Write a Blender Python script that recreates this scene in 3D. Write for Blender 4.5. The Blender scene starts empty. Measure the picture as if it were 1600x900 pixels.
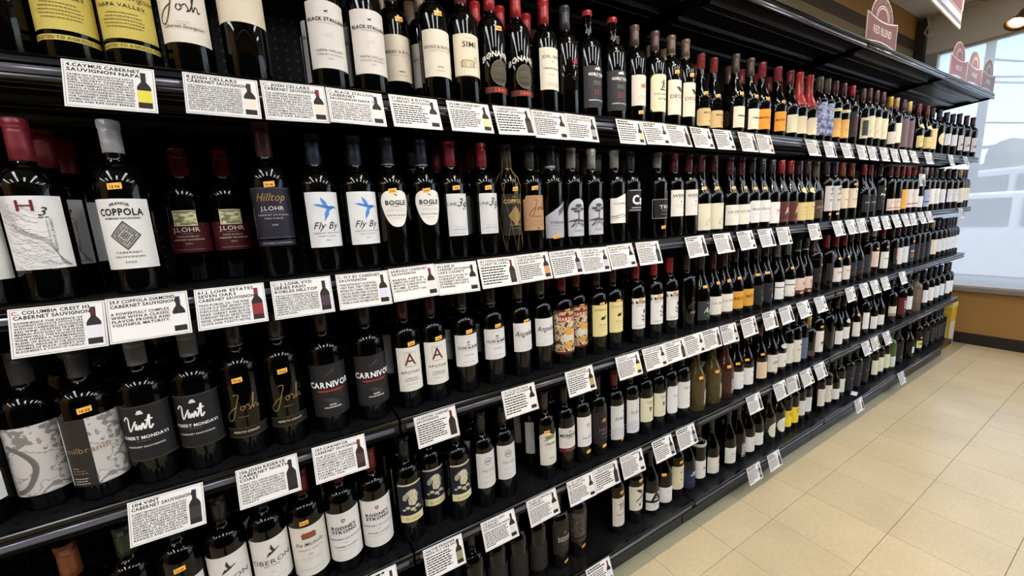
import bpy, math, random
import numpy as np
from mathutils import Vector, Matrix
from mathutils.geometry import tessellate_polygon
random.seed(7)
C = bpy.context.scene.collection
SC = bpy.context.scene
R = math.radians

# ------------------------------------------------------------------ camera
F_PX = 616.9554
YAW, PITCH, ROLL = R(29.9813), R(9.914), R(-3.0334)
CAM = np.array([-0.20456, -0.96262, 1.43090])
_f = np.array([math.cos(PITCH)*math.sin(YAW), math.cos(PITCH)*math.cos(YAW), -math.sin(PITCH)])
_rt = np.array([math.cos(YAW), -math.sin(YAW), 0.0]); _up = np.cross(_rt, _f)
_A = math.cos(ROLL)*_rt + math.sin(ROLL)*_up
_B = -math.sin(ROLL)*_rt + math.cos(ROLL)*_up
cd = bpy.data.cameras.new('camera'); cam = bpy.data.objects.new('camera', cd); C.objects.link(cam)
cd.sensor_width = 36; cd.lens = 36*F_PX/1600; cd.clip_start = 0.02; cd.clip_end = 300
m = Matrix(((_A[0], _B[0], -_f[0], CAM[0]), (_A[1], _B[1], -_f[1], CAM[1]), (_A[2], _B[2], -_f[2], CAM[2]), (0, 0, 0, 1)))
cam.matrix_world = m
SC.camera = cam

# ------------------------------------------------------------------ world, light, exposure
SC.view_settings.view_transform = 'Standard'; SC.view_settings.look = 'None'
SC.view_settings.exposure = 0.08; SC.view_settings.gamma = 1.0
W = bpy.data.worlds.new('sky'); SC.world = W; W.use_nodes = True
nt = W.node_tree; bg = nt.nodes['Background']
sk = nt.nodes.new('ShaderNodeTexSky'); sk.sky_type = 'NISHITA'; sk.sun_disc = False
sk.sun_elevation = R(48); sk.sun_rotation = R(200); sk.air_density = 1.0; sk.dust_density = 2.5
nt.links.new(sk.outputs[0], bg.inputs[0]); bg.inputs[1].default_value = 0.78
sd = bpy.data.lights.new('sun', 'SUN'); sd.energy = 3.2; sd.angle = R(1.0); sd.color = (1, .95, .88)
so = bpy.data.objects.new('sun', sd); C.objects.link(so); so.rotation_euler = (R(38), R(-22), 0)   # comes from behind the shop, never in through the window
TROFFER = 22.0       # emission of the ceiling troffers
SPOT_W = 38.0       # watts of each warm track spot

# ------------------------------------------------------------------ materials
def lin(c):
    if isinstance(c, str):
        c = tuple(int(c[i:i+2], 16)/255 for i in (0, 2, 4))
    return tuple((x/12.92 if x <= .04045 else ((x+.055)/1.055)**2.4) for x in c) + (1.0,)
_M = {}
def pmat(name, col, rough=.5, metal=0.0, spec=.5, coat=0.0, emit=None, es=0):
    k = (name, str(col), rough, metal)
    if k in _M: return _M[k]
    mt = bpy.data.materials.new(name); mt.use_nodes = True
    b = mt.node_tree.nodes['Principled BSDF']
    b.inputs['Base Color'].default_value = lin(col); b.inputs['Roughness'].default_value = rough
    b.inputs['Metallic'].default_value = metal; b.inputs['Specular IOR Level'].default_value = spec
    b.inputs['Coat Weight'].default_value = coat
    if emit: b.inputs['Emission Color'].default_value = lin(emit); b.inputs['Emission Strength'].default_value = es
    mt.diffuse_color = lin(col)
    _M[k] = mt; return mt
def N(mt, t, **kw):
    n = mt.node_tree.nodes.new(t)
    for k, v in kw.items(): setattr(n, k, v)
    return n
def L(mt, a, b): mt.node_tree.links.new(a, b)
def noisy(mt, scale=40, amount=.25, bump=0.0, stretch=(1, 1, 1)):
    """modulates the base colour and roughness of a principled material with fine noise"""
    if mt.get('noisy'): return mt
    mt['noisy'] = 1
    b = mt.node_tree.nodes['Principled BSDF']; base = tuple(b.inputs['Base Color'].default_value)
    tc = N(mt, 'ShaderNodeTexCoord'); mp = N(mt, 'ShaderNodeMapping'); mp.inputs['Scale'].default_value = stretch
    nz = N(mt, 'ShaderNodeTexNoise'); nz.inputs['Scale'].default_value = scale; nz.inputs['Detail'].default_value = 5
    L(mt, tc.outputs['Object'], mp.inputs[0]); L(mt, mp.outputs[0], nz.inputs[0])
    rp = N(mt, 'ShaderNodeMapRange'); rp.inputs[3].default_value = 1-amount; rp.inputs[4].default_value = 1+amount
    L(mt, nz.outputs[0], rp.inputs[0])
    mx = N(mt, 'ShaderNodeVectorMath', operation='MULTIPLY'); mx.inputs[0].default_value = base[:3]
    cb = N(mt, 'ShaderNodeCombineXYZ')
    for i in range(3): L(mt, rp.outputs[0], cb.inputs[i])
    L(mt, cb.outputs[0], mx.inputs[1]); L(mt, mx.outputs[0], b.inputs['Base Color'])
    if bump:
        bp = N(mt, 'ShaderNodeBump'); bp.inputs['Strength'].default_value = bump; bp.inputs['Distance'].default_value = .002
        L(mt, nz.outputs[0], bp.inputs['Height']); L(mt, bp.outputs[0], b.inputs['Normal'])
    return mt

def paper(col):
    if isinstance(col, str):
        c = [int(col[i:i+2], 16)/255 for i in (0, 2, 4)]
        k = .66 if sum(c)/3 < .36 else .97
        col = tuple(round(x*k, 4) for x in c)
    return pmat('paper_print', col, .55, 0, .3)
def ink(col): return pmat('ink', col, .6, 0, .2)
def foil(col, rough=.36):
    if isinstance(col, str): col = tuple(int(col[i:i+2], 16)/255*.80 for i in (0, 2, 4))
    return pmat('capsule_foil', col, rough, .15, .4)
M_GLASS = pmat('dark_bottle_glass', (.012, .013, .012), .03, 0, .30)
M_GLASSG = pmat('green_bottle_glass', (.035, .045, .02), .035, 0, .62)
def clearglass(name, col, dens):
    mt = bpy.data.materials.new(name); mt.use_nodes = True
    b = mt.node_tree.nodes['Principled BSDF']; b.inputs['Base Color'].default_value = lin(col)
    b.inputs['Roughness'].default_value = .03; b.inputs['Transmission Weight'].default_value = dens; b.inputs['IOR'].default_value = 1.34
    return mt
M_CLEAR = clearglass('pale_wine_glass', '9c8a58', .85)
M_ROSE = clearglass('rose_wine_glass', '7c4c3c', .8)
M_BLACK = noisy(pmat('black_powder_coat', (.05, .05, .052), .36, .1, .35), 300, .3, .05)
M_BLACK2 = pmat('black_lip_enamel', (.055, .053, .056), .20, .2, .5)
M_EDGE = pmat('edge_reflection_tone', (.50, .50, .54), .25, .6, .6)  # bright tone paints the reflections along the rib edges
M_RAIL = pmat('grey_price_strip', (.36, .36, .40), .18, .25, .6)
M_KICK = noisy(pmat('black_kick_plate', (.10, .10, .105), .35, .3, .5), 60, .3)
M_WHITE = pmat('white_card', (.885, .87, .85), .42, 0, .3)
M_CLIP = pmat('clear_plastic_clip', (.50, .50, .50), .12, .0, .6)
M_INK = ink('14110f'); M_RED = ink('b03020')
M_ORANGE = pmat('orange_sticker', (.99, .73, .32), .45)
def dotted_black():
    mt = bpy.data.materials.new('perforated_black_steel'); mt.use_nodes = True
    b = mt.node_tree.nodes['Principled BSDF']; b.inputs['Roughness'].default_value = .36; b.inputs['Specular IOR Level'].default_value = .3
    tc = N(mt, 'ShaderNodeTexCoord'); sx = N(mt, 'ShaderNodeSeparateXYZ'); L(mt, tc.outputs['Object'], sx.inputs[0])
    def cell(o, off):
        a = N(mt, 'ShaderNodeMath', operation='MULTIPLY'); a.inputs[1].default_value = 1/.0254; L(mt, o, a.inputs[0])
        f = N(mt, 'ShaderNodeMath', operation='FRACT'); L(mt, a.outputs[0], f.inputs[0])
        s = N(mt, 'ShaderNodeMath', operation='SUBTRACT'); s.inputs[1].default_value = .5; L(mt, f.outputs[0], s.inputs[0])
        q = N(mt, 'ShaderNodeMath', operation='POWER'); q.inputs[1].default_value = 2; L(mt, s.outputs[0], q.inputs[0]); return q
    sm = N(mt, 'ShaderNodeMath', operation='ADD')
    yz = N(mt, 'ShaderNodeMath', operation='ADD'); L(mt, sx.outputs[1], yz.inputs[0]); L(mt, sx.outputs[2], yz.inputs[1])
    L(mt, cell(sx.outputs[0], 0).outputs[0], sm.inputs[0]); L(mt, cell(yz.outputs[0], 0).outputs[0], sm.inputs[1])
    lt = N(mt, 'ShaderNodeMath', operation='LESS_THAN'); lt.inputs[1].default_value = .022; L(mt, sm.outputs[0], lt.inputs[0])
    mx = N(mt, 'ShaderNodeMix', data_type='RGBA'); mx.inputs[6].default_value = (.005, .005, .0055, 1); mx.inputs[7].default_value = (.0, .0, .0, 1)
    L(mt, lt.outputs[0], mx.inputs[0]); L(mt, mx.outputs[2], b.inputs['Base Color'])
    bp = N(mt, 'ShaderNodeBump'); bp.inputs['Strength'].default_value = .6; bp.inputs['Distance'].default_value = .002; bp.invert = True
    L(mt, lt.outputs[0], bp.inputs['Height']); L(mt, bp.outputs[0], b.inputs['Normal'])
    return mt
M_DECK = dotted_black()
M_PEG = dotted_black(); M_PEG.node_tree.nodes['Principled BSDF'].inputs['Roughness'].default_value = .6; M_PEG.node_tree.nodes['Principled BSDF'].inputs['Specular IOR Level'].default_value = .12; M_PEG.node_tree.nodes['Mix'].inputs[7].default_value = (.035, .035, .038, 1)  # holes coloured lighter, standing for light showing through from behind

def art_mat(kind):
    """flat printed pictures on labels (print only)"""
    mt = bpy.data.materials.new('printed_art_' + kind); mt.use_nodes = True
    b = mt.node_tree.nodes['Principled BSDF']; b.inputs['Roughness'].default_value = .5
    tc = N(mt, 'ShaderNodeTexCoord'); mp = N(mt, 'ShaderNodeMapping'); L(mt, tc.outputs['Object'], mp.inputs[0])
    rp = N(mt, 'ShaderNodeValToRGB'); cr = rp.color_ramp
    def ramp(stops, const=False):
        cr.interpolation = 'CONSTANT' if const else 'LINEAR'
        while len(cr.elements) > 1: cr.elements.remove(cr.elements[-1])
        cr.elements[0].position = stops[0][0]; cr.elements[0].color = lin(stops[0][1])
        for p_, c_ in stops[1:]:
            e = cr.elements.new(p_); e.color = lin(c_)
    if kind == 'hair':
        w = N(mt, 'ShaderNodeTexWave'); w.inputs['Scale'].default_value = 75; w.inputs['Distortion'].default_value = 26; w.inputs['Detail'].default_value = 3
        w.inputs['Detail Scale'].default_value = .6; mp.inputs['Rotation'].default_value = (0, R(35), 0)
        mp.inputs['Scale'].default_value = (.55, .55, 1.5)
        L(mt, mp.outputs[0], w.inputs[0]); L(mt, w.outputs[0], rp.inputs[0]); ramp([(0, '6a6561'), (.06, 'b4b1ac'), (.14, 'e4e2de'), (1, 'e9e7e3')])
    elif kind == 'map':
        w = N(mt, 'ShaderNodeTexNoise'); w.inputs['Scale'].default_value = 14; w.inputs['Detail'].default_value = 6
        L(mt, mp.outputs[0], w.inputs[0]); L(mt, w.outputs[0], rp.inputs[0])
        ramp([(0, 'b9b4af'), (.44, 'bdb8b3'), (.452, '6d6764'), (.462, 'c2bdb8'), (.50, 'c2bdb8'), (.505, '7c7875'), (.545, '807b77'), (.55, 'bdb8b3'), (.6, 'c8c3bf'), (.61, '8c8783'), (.62, 'c5c0bb')])
    elif kind == 'carnival':
        w = N(mt, 'ShaderNodeTexVoronoi'); w.inputs['Scale'].default_value = 130
        nz = N(mt, 'ShaderNodeTexNoise'); nz.inputs['Scale'].default_value = 60; nz.inputs['Detail'].default_value = 4
        L(mt, mp.outputs[0], nz.inputs[0]); L(mt, nz.outputs[0], rp.inputs[0])
        ramp([(0, '3a2a20'), (.40, '6a4630'), (.46, 'b6c2a8'), (.50, 'e2d2a0'), (.54, 'c98a3c'), (.57, '8a3a2c'), (.61, 'e8dcc0'), (.66, '4a5a50')], True)
    elif kind == 'engraved':
        w = N(mt, 'ShaderNodeTexNoise'); w.inputs['Scale'].default_value = 70; w.inputs['Detail'].default_value = 5
        L(mt, mp.outputs[0], w.inputs[0]); L(mt, w.outputs[0], rp.inputs[0]); ramp([(0, '1a1614'), (.49, '231e1b'), (.52, '6a625c'), (.56, '2a2420')])
    elif kind == 'landscape':
        w = N(mt, 'ShaderNodeTexNoise'); w.inputs['Scale'].default_value = 60; w.inputs['Detail'].default_value = 4; mp.inputs['Scale'].default_value = (1, 1, 2.5)
        L(mt, mp.outputs[0], w.inputs[0]); L(mt, w.outputs[0], rp.inputs[0]); ramp([(0, '5c5c46'), (.45, '8a8862'), (.52, 'dcd5a4'), (.6, 'e8e2b8')])
    elif kind == 'lavender':
        w = N(mt, 'ShaderNodeTexNoise'); w.inputs['Scale'].default_value = 22; w.inputs['Detail'].default_value = 3; mp.inputs['Scale'].default_value = (1, 1, 1.8)
        L(mt, mp.outputs[0], w.inputs[0]); L(mt, w.outputs[0], rp.inputs[0]); ramp([(0, '1c2038'), (.42, '3a4068'), (.52, '8a8fb4'), (.58, 'c6c8dc'), (.64, '565c84')])
    elif kind == 'plumtext':
        w = N(mt, 'ShaderNodeTexBrick'); w.inputs['Scale'].default_value = 90
        L(mt, mp.outputs[0], w.inputs[0]); w.inputs['Color1'].default_value = lin('4a3038'); w.inputs['Color2'].default_value = lin('5c4048'); w.inputs['Mortar'].default_value = lin('8a7078')
        L(mt, w.outputs[0], b.inputs['Base Color']); return mt
    L(mt, rp.outputs[0], b.inputs['Base Color'])
    return mt
ART = {k: art_mat(k) for k in ('hair', 'map', 'carnival', 'engraved', 'landscape', 'lavender', 'plumtext')}

# ------------------------------------------------------------------ mesh helpers
class MB:
    """collects faces with materials, builds ONE mesh"""
    def __init__(s): s.v = []; s.f = []; s.mi = []; s.ms = []; s.sm = []
    def mid(s, mt):
        if mt not in s.ms: s.ms.append(mt)
        return s.ms.index(mt)
    def add(s, vs, fs, mt, smooth=False):
        o = len(s.v); s.v.extend([tuple(map(float, p)) for p in vs]); k = s.mid(mt)
        for f in fs: s.f.append(tuple(i+o for i in f)); s.mi.append(k); s.sm.append(smooth)
        return s
    def box(s, x0, x1, y0, y1, z0, z1, mt):
        vs = [(x, y, z) for z in (z0, z1) for y in (y0, y1) for x in (x0, x1)]
        return s.add(vs, [(0, 2, 3, 1), (4, 5, 7, 6), (0, 1, 5, 4), (1, 3, 7, 5), (3, 2, 6, 7), (2, 0, 4, 6)], mt)
    def extrude_x(s, prof, x0, x1, mt, smooth=False):
        """closed profile [(y,z)] extruded along x"""
        n = len(prof); vs = [(x0, y, z) for y, z in prof] + [(x1, y, z) for y, z in prof]
        fs = [(i, (i+1) % n, n+(i+1) % n, n+i) for i in range(n)]
        fs += [tuple(range(n))[::-1], tuple(range(n, 2*n))]
        return s.add(vs, fs, mt, smooth)
    def lathe(s, prof, mt, seg=32, smooth=True, cx=0, cy=0, axis='z'):
        n = len(prof); vs = []
        for r_, z in prof:
            for k in range(seg):
                a = 2*math.pi*k/seg; vs.append((cx+r_*math.sin(a), cy-r_*math.cos(a), z))
        fs = [(i*seg+k, i*seg+(k+1) % seg, (i+1)*seg+(k+1) % seg, (i+1)*seg+k) for i in range(n-1) for k in range(seg)]
        if prof[0][0] > 1e-6: fs.append(tuple(range(seg))[::-1])
        if prof[-1][0] > 1e-6: fs.append(tuple((n-1)*seg+k for k in range(seg)))
        return s.add(vs, fs, mt, smooth)
    def tube(s, pts, r_, mt, seg=8):
        pts = [Vector(p) for p in pts]; vs = []; fs = []
        for i, p in enumerate(pts):
            d = (pts[min(i+1, len(pts)-1)]-pts[max(i-1, 0)]).normalized()
            a = d.cross(Vector((0, 0, 1)) if abs(d.z) < .9 else Vector((1, 0, 0))).normalized(); b_ = d.cross(a)
            for k in range(seg):
                t = 2*math.pi*k/seg; vs.append(tuple(p+a*r_*math.cos(t)+b_*r_*math.sin(t)))
        for i in range(len(pts)-1):
            for k in range(seg): fs.append((i*seg+k, i*seg+(k+1) % seg, (i+1)*seg+(k+1) % seg, (i+1)*seg+k))
        fs += [tuple(range(seg))[::-1], tuple((len(pts)-1)*seg+k for k in range(seg))]
        return s.add(vs, fs, mt, True)
    def mesh(s, name):
        me = bpy.data.meshes.new(name); me.from_pydata(s.v, [], s.f)
        for mt in s.ms: me.materials.append(mt)
        me.polygons.foreach_set('material_index', s.mi); me.polygons.foreach_set('use_smooth', s.sm)
        me.update(); return me
def put(name, me, parent=None, loc=(0, 0, 0), rot=(0, 0, 0)):
    if isinstance(me, MB): me = me.mesh(name)
    o = bpy.data.objects.new(name, me); C.objects.link(o); o.location = loc; o.rotation_euler = rot
    if parent: o.parent = parent
    return o
def tag(o, label, cat, group=None, kind=None):
    if label: o['label'] = label
    if cat: o['category'] = cat
    if group: o['group'] = group
    if kind: o['kind'] = kind
    return o
def empty(name, loc=(0, 0, 0), rz=0):
    o = bpy.data.objects.new(name, None); C.objects.link(o); o.location = loc; o.rotation_euler = (0, 0, rz); o.empty_display_size = .05
    return o
def struct(name, mb, label=None, parent=None):
    o = put(name, mb, parent)
    if not parent: o['kind'] = 'structure'
    if label: o['label'] = label
    return o

# pixel -> world on the plane y = val (used for placing bottles and cards on the shelves)
def on_y(u, v, val):
    d = _A*(u-800)/F_PX + _B*(450-v)/F_PX + _f
    return CAM + d*((val-CAM[1])/d[1])

# ------------------------------------------------------------------ lettering from the built-in font
CH = "ABCDEFGHIJKLMNOPQRSTUVWXYZabcdefghijklmnopqrstuvwxyz0123456789.,&'-:$"
GL = {}
def load_glyphs():
    tmp = []
    for bold in (0, 1):
        for ch in CH:
            cu = bpy.data.curves.new('g', 'FONT'); cu.body = ch; cu.resolution_u = 2; cu.size = 1.0
            cu.offset = .030 if bold else .004
            o = bpy.data.objects.new('g', cu); C.objects.link(o); tmp.append((bold, ch, o, cu))
    bpy.context.view_layer.update(); dg = bpy.context.evaluated_depsgraph_get()
    for bold, ch, o, cu in tmp:
        ev = o.evaluated_get(dg); me = ev.to_mesh(); me.calc_loop_triangles()
        v = np.array([p.co[:2] for p in me.vertices]); t = [tuple(x.vertices) for x in me.loop_triangles]
        if len(v) == 0: v = np.zeros((0, 2))
        x0, x1 = (v[:, 0].min(), v[:, 0].max()) if len(v) else (0, .3)
        GL[bold, ch] = (v/.7, t, (x1+max(x0, .04))/.7 + (.03 if bold else .012))
        ev.to_mesh_clear()
    for bold, ch, o, cu in tmp:
        bpy.data.objects.remove(o); bpy.data.curves.remove(cu)
load_glyphs()
def text2d(s, h, style='r', sx=1.0, track=0.0):
    """triangles of a line of text, cap height h, centred on x; returns pts, tris, width"""
    bold = 1 if 'b' in style else 0; shear = .28 if 'i' in style else (.42 if 's' in style else 0)
    x = 0; V = []; T = []; n = 0
    for ch in s:
        if ch == ' ': x += .42+track; continue
        g = GL.get((bold, ch)) or GL[(bold, 'o')]
        v = g[0].copy(); v[:, 0] += x
        V.append(v); T += [(a+n, b+n, c+n) for a, b, c in g[1]]; n += len(v); x += g[2]+track
    V = np.concatenate(V) if V else np.zeros((0, 2)); w = x
    V[:, 0] -= w/2; V[:, 0] += shear*(V[:, 1]-.5)
    V[:, 0] *= h*sx; V[:, 1] = (V[:, 1]-.5)*h
    return V, T, w*h*sx
def subdiv(V, T, mx):
    V = [tuple(p) for p in V]; out = []; st = list(T); mid = {}
    while st:
        a, b, c = st.pop(); xs = [V[a][0], V[b][0], V[c][0]]
        if max(xs)-min(xs) <= mx: out.append((a, b, c)); continue
        def md(i, j):
            k = (min(i, j), max(i, j))
            if k not in mid: mid[k] = len(V); V.append(((V[i][0]+V[j][0])/2, (V[i][1]+V[j][1])/2))
            return mid[k]
        e, f, g = md(a, b), md(b, c), md(c, a); st += [(a, e, g), (e, b, f), (g, f, c), (e, f, g)]
    return np.array(V), out
def poly2d(pts):
    t = tessellate_polygon([[Vector((p[0], p[1], 0)) for p in pts]])
    return np.array(pts, float), [tuple(x) for x in t]
def ell(cx, cy, rx, ry, n=20, a0=0, a1=360): return [(cx+rx*math.cos(R(a0+(a1-a0)*k/n)), cy+ry*math.sin(R(a0+(a1-a0)*k/n))) for k in range(n)]
def ring(cx, cy, rx, ry, w, n=24, a0=0, a1=360):
    o = []
    for k in range(n):
        a, b_ = R(a0+(a1-a0)*k/n), R(a0+(a1-a0)*(k+1)/n)
        o.append([(cx+rx*math.cos(a), cy+ry*math.sin(a)), (cx+rx*math.cos(b_), cy+ry*math.sin(b_)), (cx+(rx-w)*math.cos(b_), cy+(ry-w)*math.sin(b_)), (cx+(rx-w)*math.cos(a), cy+(ry-w)*math.sin(a))])
    return o
def stroke(pts, w):
    o = []
    for (x0, y0), (x1, y1) in zip(pts, pts[1:]):
        d = math.hypot(x1-x0, y1-y0) or 1; nx, ny = -(y1-y0)/d*w/2, (x1-x0)/d*w/2
        o.append([(x0+nx, y0+ny), (x1+nx, y1+ny), (x1-nx, y1-ny), (x0-nx, y0-ny)])
    return o
def curve_pts(ctrl, n=8):
    """Catmull-Rom through ctrl"""
    P = [ctrl[0]]+list(ctrl)+[ctrl[-1]]; o = []
    for i in range(1, len(P)-2):
        for k in range(n):
            t = k/n; a, b_, c, d = P[i-1:i+3]
            o.append(tuple(.5*((2*b_[j])+(-a[j]+c[j])*t+(2*a[j]-5*b_[j]+4*c[j]-d[j])*t*t+(-a[j]+3*b_[j]-3*c[j]+d[j])*t**3) for j in (0, 1)))
    return o+[tuple(ctrl[-1])]
def rect(x0, x1, y0, y1): return [(x0, y0), (x1, y0), (x1, y1), (x0, y1)]
def frame(x0, x1, y0, y1, w): return [rect(x0, x1, y0, y0+w), rect(x0, x1, y1-w, y1), rect(x0, x0+w, y0+w, y1-w), rect(x1-w, x1, y0+w, y1-w)]

# unit pictures (about -0.5..0.5), lists of polygons
EMB = {
 'hummingbird': [[(-.5, .18), (-.3, .1), (-.05, .02), (.1, -.08), (.22, -.02), (.3, .03), (.5, -.02), (.32, .1), (.2, .12), (.1, .1), (-.08, .14), (-.3, .2)],
                 [(.1, .05), (-.02, .3), (-.2, .48), (-.18, .3), (-.06, .05)], [(.12, -.02), (.06, -.25), (-.12, -.5), (-.1, -.2), (0, 0)]],
 'heron': [[(-.45, -.5), (-.1, -.3), (.1, -.2), (.3, -.05), (.42, .0), (.5, .08), (.38, .08), (.25, .02), (.08, .0), (-.15, -.2)],
           [(0, -.1), (-.12, .2), (-.02, .5), (.06, .25), (.16, .0)], [(-.4, -.4), (-.1, -.24), (.0, -.1), (-.2, -.1)]],
 'duck': [[(-.5, -.2), (-.4, -.35), (.15, -.38), (.38, -.15), (.3, .0), (-.1, .02), (-.3, -.02)], [(.1, -.1), (.18, .2), (.35, .32), (.5, .22), (.42, .1), (.36, -.1)], [(-.45, -.05), (-.2, .15), (.1, .08), (.1, -.05)]],
 'leaf': [[(-.5, .25), (-.1, .3), (.35, .1), (.5, -.2), (.2, -.25), (-.1, -.1), (-.3, .1)]],
 'figure': [ell(.05, .36, .09, .1, 10), [(-.1, .25), (.18, .25), (.12, 0), (-.04, 0)], [(-.04, 0), (.1, 0), (.3, -.25), (.22, -.3)], [(-.04, 0), (.08, 0), (-.05, -.3), (-.25, -.35)], [(-.3, .3), (-.25, .34), (-.05, .1), (-.1, .08)], [(-.35, -.35), (.35, -.4), (.3, -.48), (-.3, -.46)]],
 'diamond': [[(0, .62), (.5, 0), (0, -.62), (-.5, 0)]],
 'shield': [[(-.4, .5), (.4, .5), (.4, -.1), (0, -.5), (-.4, -.1)]],
 'sun': [[(.5*math.cos(R(a))*(1 if i % 2 else .62), .5*math.sin(R(a))*(1 if i % 2 else .62)) for i, a in enumerate(range(0, 360, 15))]],
 'horse': [[(-.5, -.1), (-.3, .15), (.1, .12), (.25, .35), (.42, .25), (.3, .1), (.35, -.1), (.5, -.4), (.3, -.25), (.1, -.1), (-.1, -.15), (-.3, -.4), (-.28, -.1)]],
 'tree': [ell(.02, .36, .2, .09, 12), ell(-.22, .22, .17, .07, 10), ell(.24, .20, .17, .07, 10), ell(-.06, .10, .2, .06, 10), [(-.02, .34), (.03, .34), (.05, -.3), (-.03, -.3)], [(-.5, -.34), (-.1, -.24), (.5, -.34), (.5, -.38), (-.5, -.38)], [(-.12, -.3), (-.08, -.3), (-.3, -.62), (-.4, -.62)], [(.08, -.3), (.12, -.3), (.4, -.62), (.3, -.62)]],
 'house': [[(-.5, -.2), (.5, -.2), (.5, .1), (-.5, .1)], [(-.55, .1), (.55, .1), (.4, .3), (-.4, .3)]],
 'grapes': [ell(dx*.13, .3-j*.2, .1, .11, 8) for j, xs in enumerate(((-1.5, -.5, .5, 1.5), (-1, 0, 1), (-.5, .5), (0,))) for dx in xs] ,
 'flower': [stroke([(0, -.5), (.08, -.2), (0, .1), (.12, .4)], .05)[0], stroke([(.08, -.2), (0, .1)], .05)[0], stroke([(0, .1), (.12, .45)], .05)[0],
            [(.02, .3), (.1, .5), (.28, .42), (.2, .25)], [(0, 0), (-.25, .12), (-.1, -.08)], [(.05, -.1), (.3, .02), (.2, -.18)], [(.05, -.3), (-.22, -.2), (-.1, -.36)], [(.05, -.35), (.28, -.3), (.14, -.45)]],
 'skull': [ell(.12, .22, .2, .2, 12), [(-.35, .12), (-.1, .36), (0, .2), (-.25, -.05)], [(-.12, .05), (.25, .05), (.34, -.22), (.1, -.3), (-.1, -.15)], ell(.02, -.42, .14, .09, 8), ell(.3, -.36, .12, .08, 8), [(-.2, -.3), (.0, -.2), (.1, -.38), (-.14, -.44)]],
 'dragonfly': [[(-.02, .5), (.03, .5), (.02, -.5), (-.02, -.5)], [(0, .3), (.5, .42), (.48, .28)], [(0, .3), (-.5, .42), (-.48, .28)], [(0, .2), (.4, .1), (.38, 0)], [(0, .2), (-.4, .1), (-.38, 0)]],
 'swoosh': [[(.5, .5), (.2, .2), (-.5, -.3), (-.5, -.5), (.1, -.1), (.5, .1)]],
 'hill': [[(-.5, -.1), (-.2, .15), (0, .05), (.25, .3), (.5, -.05), (.5, -.2), (-.5, -.2)]],
}
def jscript(x, y, h, sw=.055):
    """handwritten name as strokes: tall looped J and a following osh"""
    J = [(.30, .95), (.52, 1.0), (.60, .9), (.46, .45), (.30, -.1), (.12, -.5), (-.10, -.55), (-.16, -.3), (.10, .05), (.45, .30)]
    o_ = [(.70, .30), (.62, .12), (.72, .02), (.84, .15), (.76, .30), (.86, .24), (.98, .34), (1.04, .28), (1.10, .10), (1.02, .02), (1.16, .10), (1.32, .55), (1.38, .95), (1.28, .7), (1.26, .05), (1.38, .30), (1.46, .22), (1.46, .04), (1.58, .14)]
    out = []
    for ln in (J, o_): out += stroke([(x+(px-.72)*h, y+(py-.2)*h) for px, py in curve_pts(ln, 5)], h*sw)
    return out
def vscript(x, y, h):
    V_ = [(-.1, .75), (.05, .98), (.2, .9), (.18, .4), (.22, .02), (.45, .4), (.62, .7)]
    r_ = [(.55, .1), (.62, .5), (.66, .08), (.80, .4), (.84, .08), (.94, .42), (1.0, .5), (1.04, .1), (1.2, .5), (1.36, 1.0), (1.28, .3), (1.32, .05), (1.48, .3)]
    out = []
    for ln in (V_, r_, [(1.1, .66), (1.5, .72)]): out += stroke([(x+(px-.7)*h, y+(py-.5)*h) for px, py in curve_pts(ln, 5)], h*.10)
    return out

# ------------------------------------------------------------------ bottle shapes
def profile(body, H, r):
    P = [(r*.55, .0), (r*.9, .0), (r-.0012, .0015), (r, .005)]
    rn = .0142
    if body == 'p':     # sloping pinot shoulder
        hs = .44*H; zn = .76*H
        for k in range(12):
            t = k/11; P.append((rn+.001+(r-rn-.001)*(.5+.5*math.cos(math.pi*t))**1.0*(1-.0*t), hs+(zn-hs)*t))
    elif body == 't':   # heavy, tapering to the foot, square shoulder
        P = [(r*.5, .0), (r*.78, .0), (r*.83, .003)]; hs = .66*H; zn = .755*H
        for k in range(6): P.append((r*(.84+.16*(k/5)), .006+(hs-.006)*k/5))
        for k in range(1, 11):
            t = k/10; P.append((rn+.001+(r-rn-.001)*math.sqrt(max(0, 1-t**2.0))*(1-.12*t), hs+(zn-hs)*t))
    else:               # claret bottle with high shoulder
        hs = .64*H; zn = .755*H
        P.append((r, hs))
        for k in range(1, 11):
            t = k/10; P.append((rn+.001+(r-rn-.001)*(math.sqrt(max(0, 1-t**2.1))*.82+.18*(1-t)), hs+(zn-hs)*t))
    P += [(rn, zn+.012), (rn-.0004, H-.014), (rn+.0006, H-.012), (rn+.0007, H-.003), (rn-.0005, H)]
    return P
def rad_at(P, z):
    for (r0, z0), (r1, z1) in zip(P, P[1:]):
        if z0 <= z <= z1 and z1 > z0: return r0+(r1-r0)*(z-z0)/(z1-z0)
    return P[-1][0]
def wrap(P, V, off, rconst=None):
    o = []
    for s, z in V:
        r_ = rconst or rad_at(P, z); a = s/r_
        o.append(((r_+off)*math.sin(a), -(r_+off)*math.cos(a), z))
    return o

TYPES = {}
def T(key, desc, body='b', H=.305, r=.0372, glass=None, cap=('3a2226', .062, 'f'), labels=(), items=(), sticker=None, neck=None):
    TYPES[key] = dict(desc=desc, body=body, H=H, r=r, glass=glass or M_GLASS, cap=cap, labels=labels, items=items, sticker=sticker, neck=neck, meshes=None)
def LB(z0, z1, a, col, shape='r', mat=None, s0=0.0): return dict(z0=z0, z1=z1, a=a, col=col, shape=shape, mat=mat, s0=s0)

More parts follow.
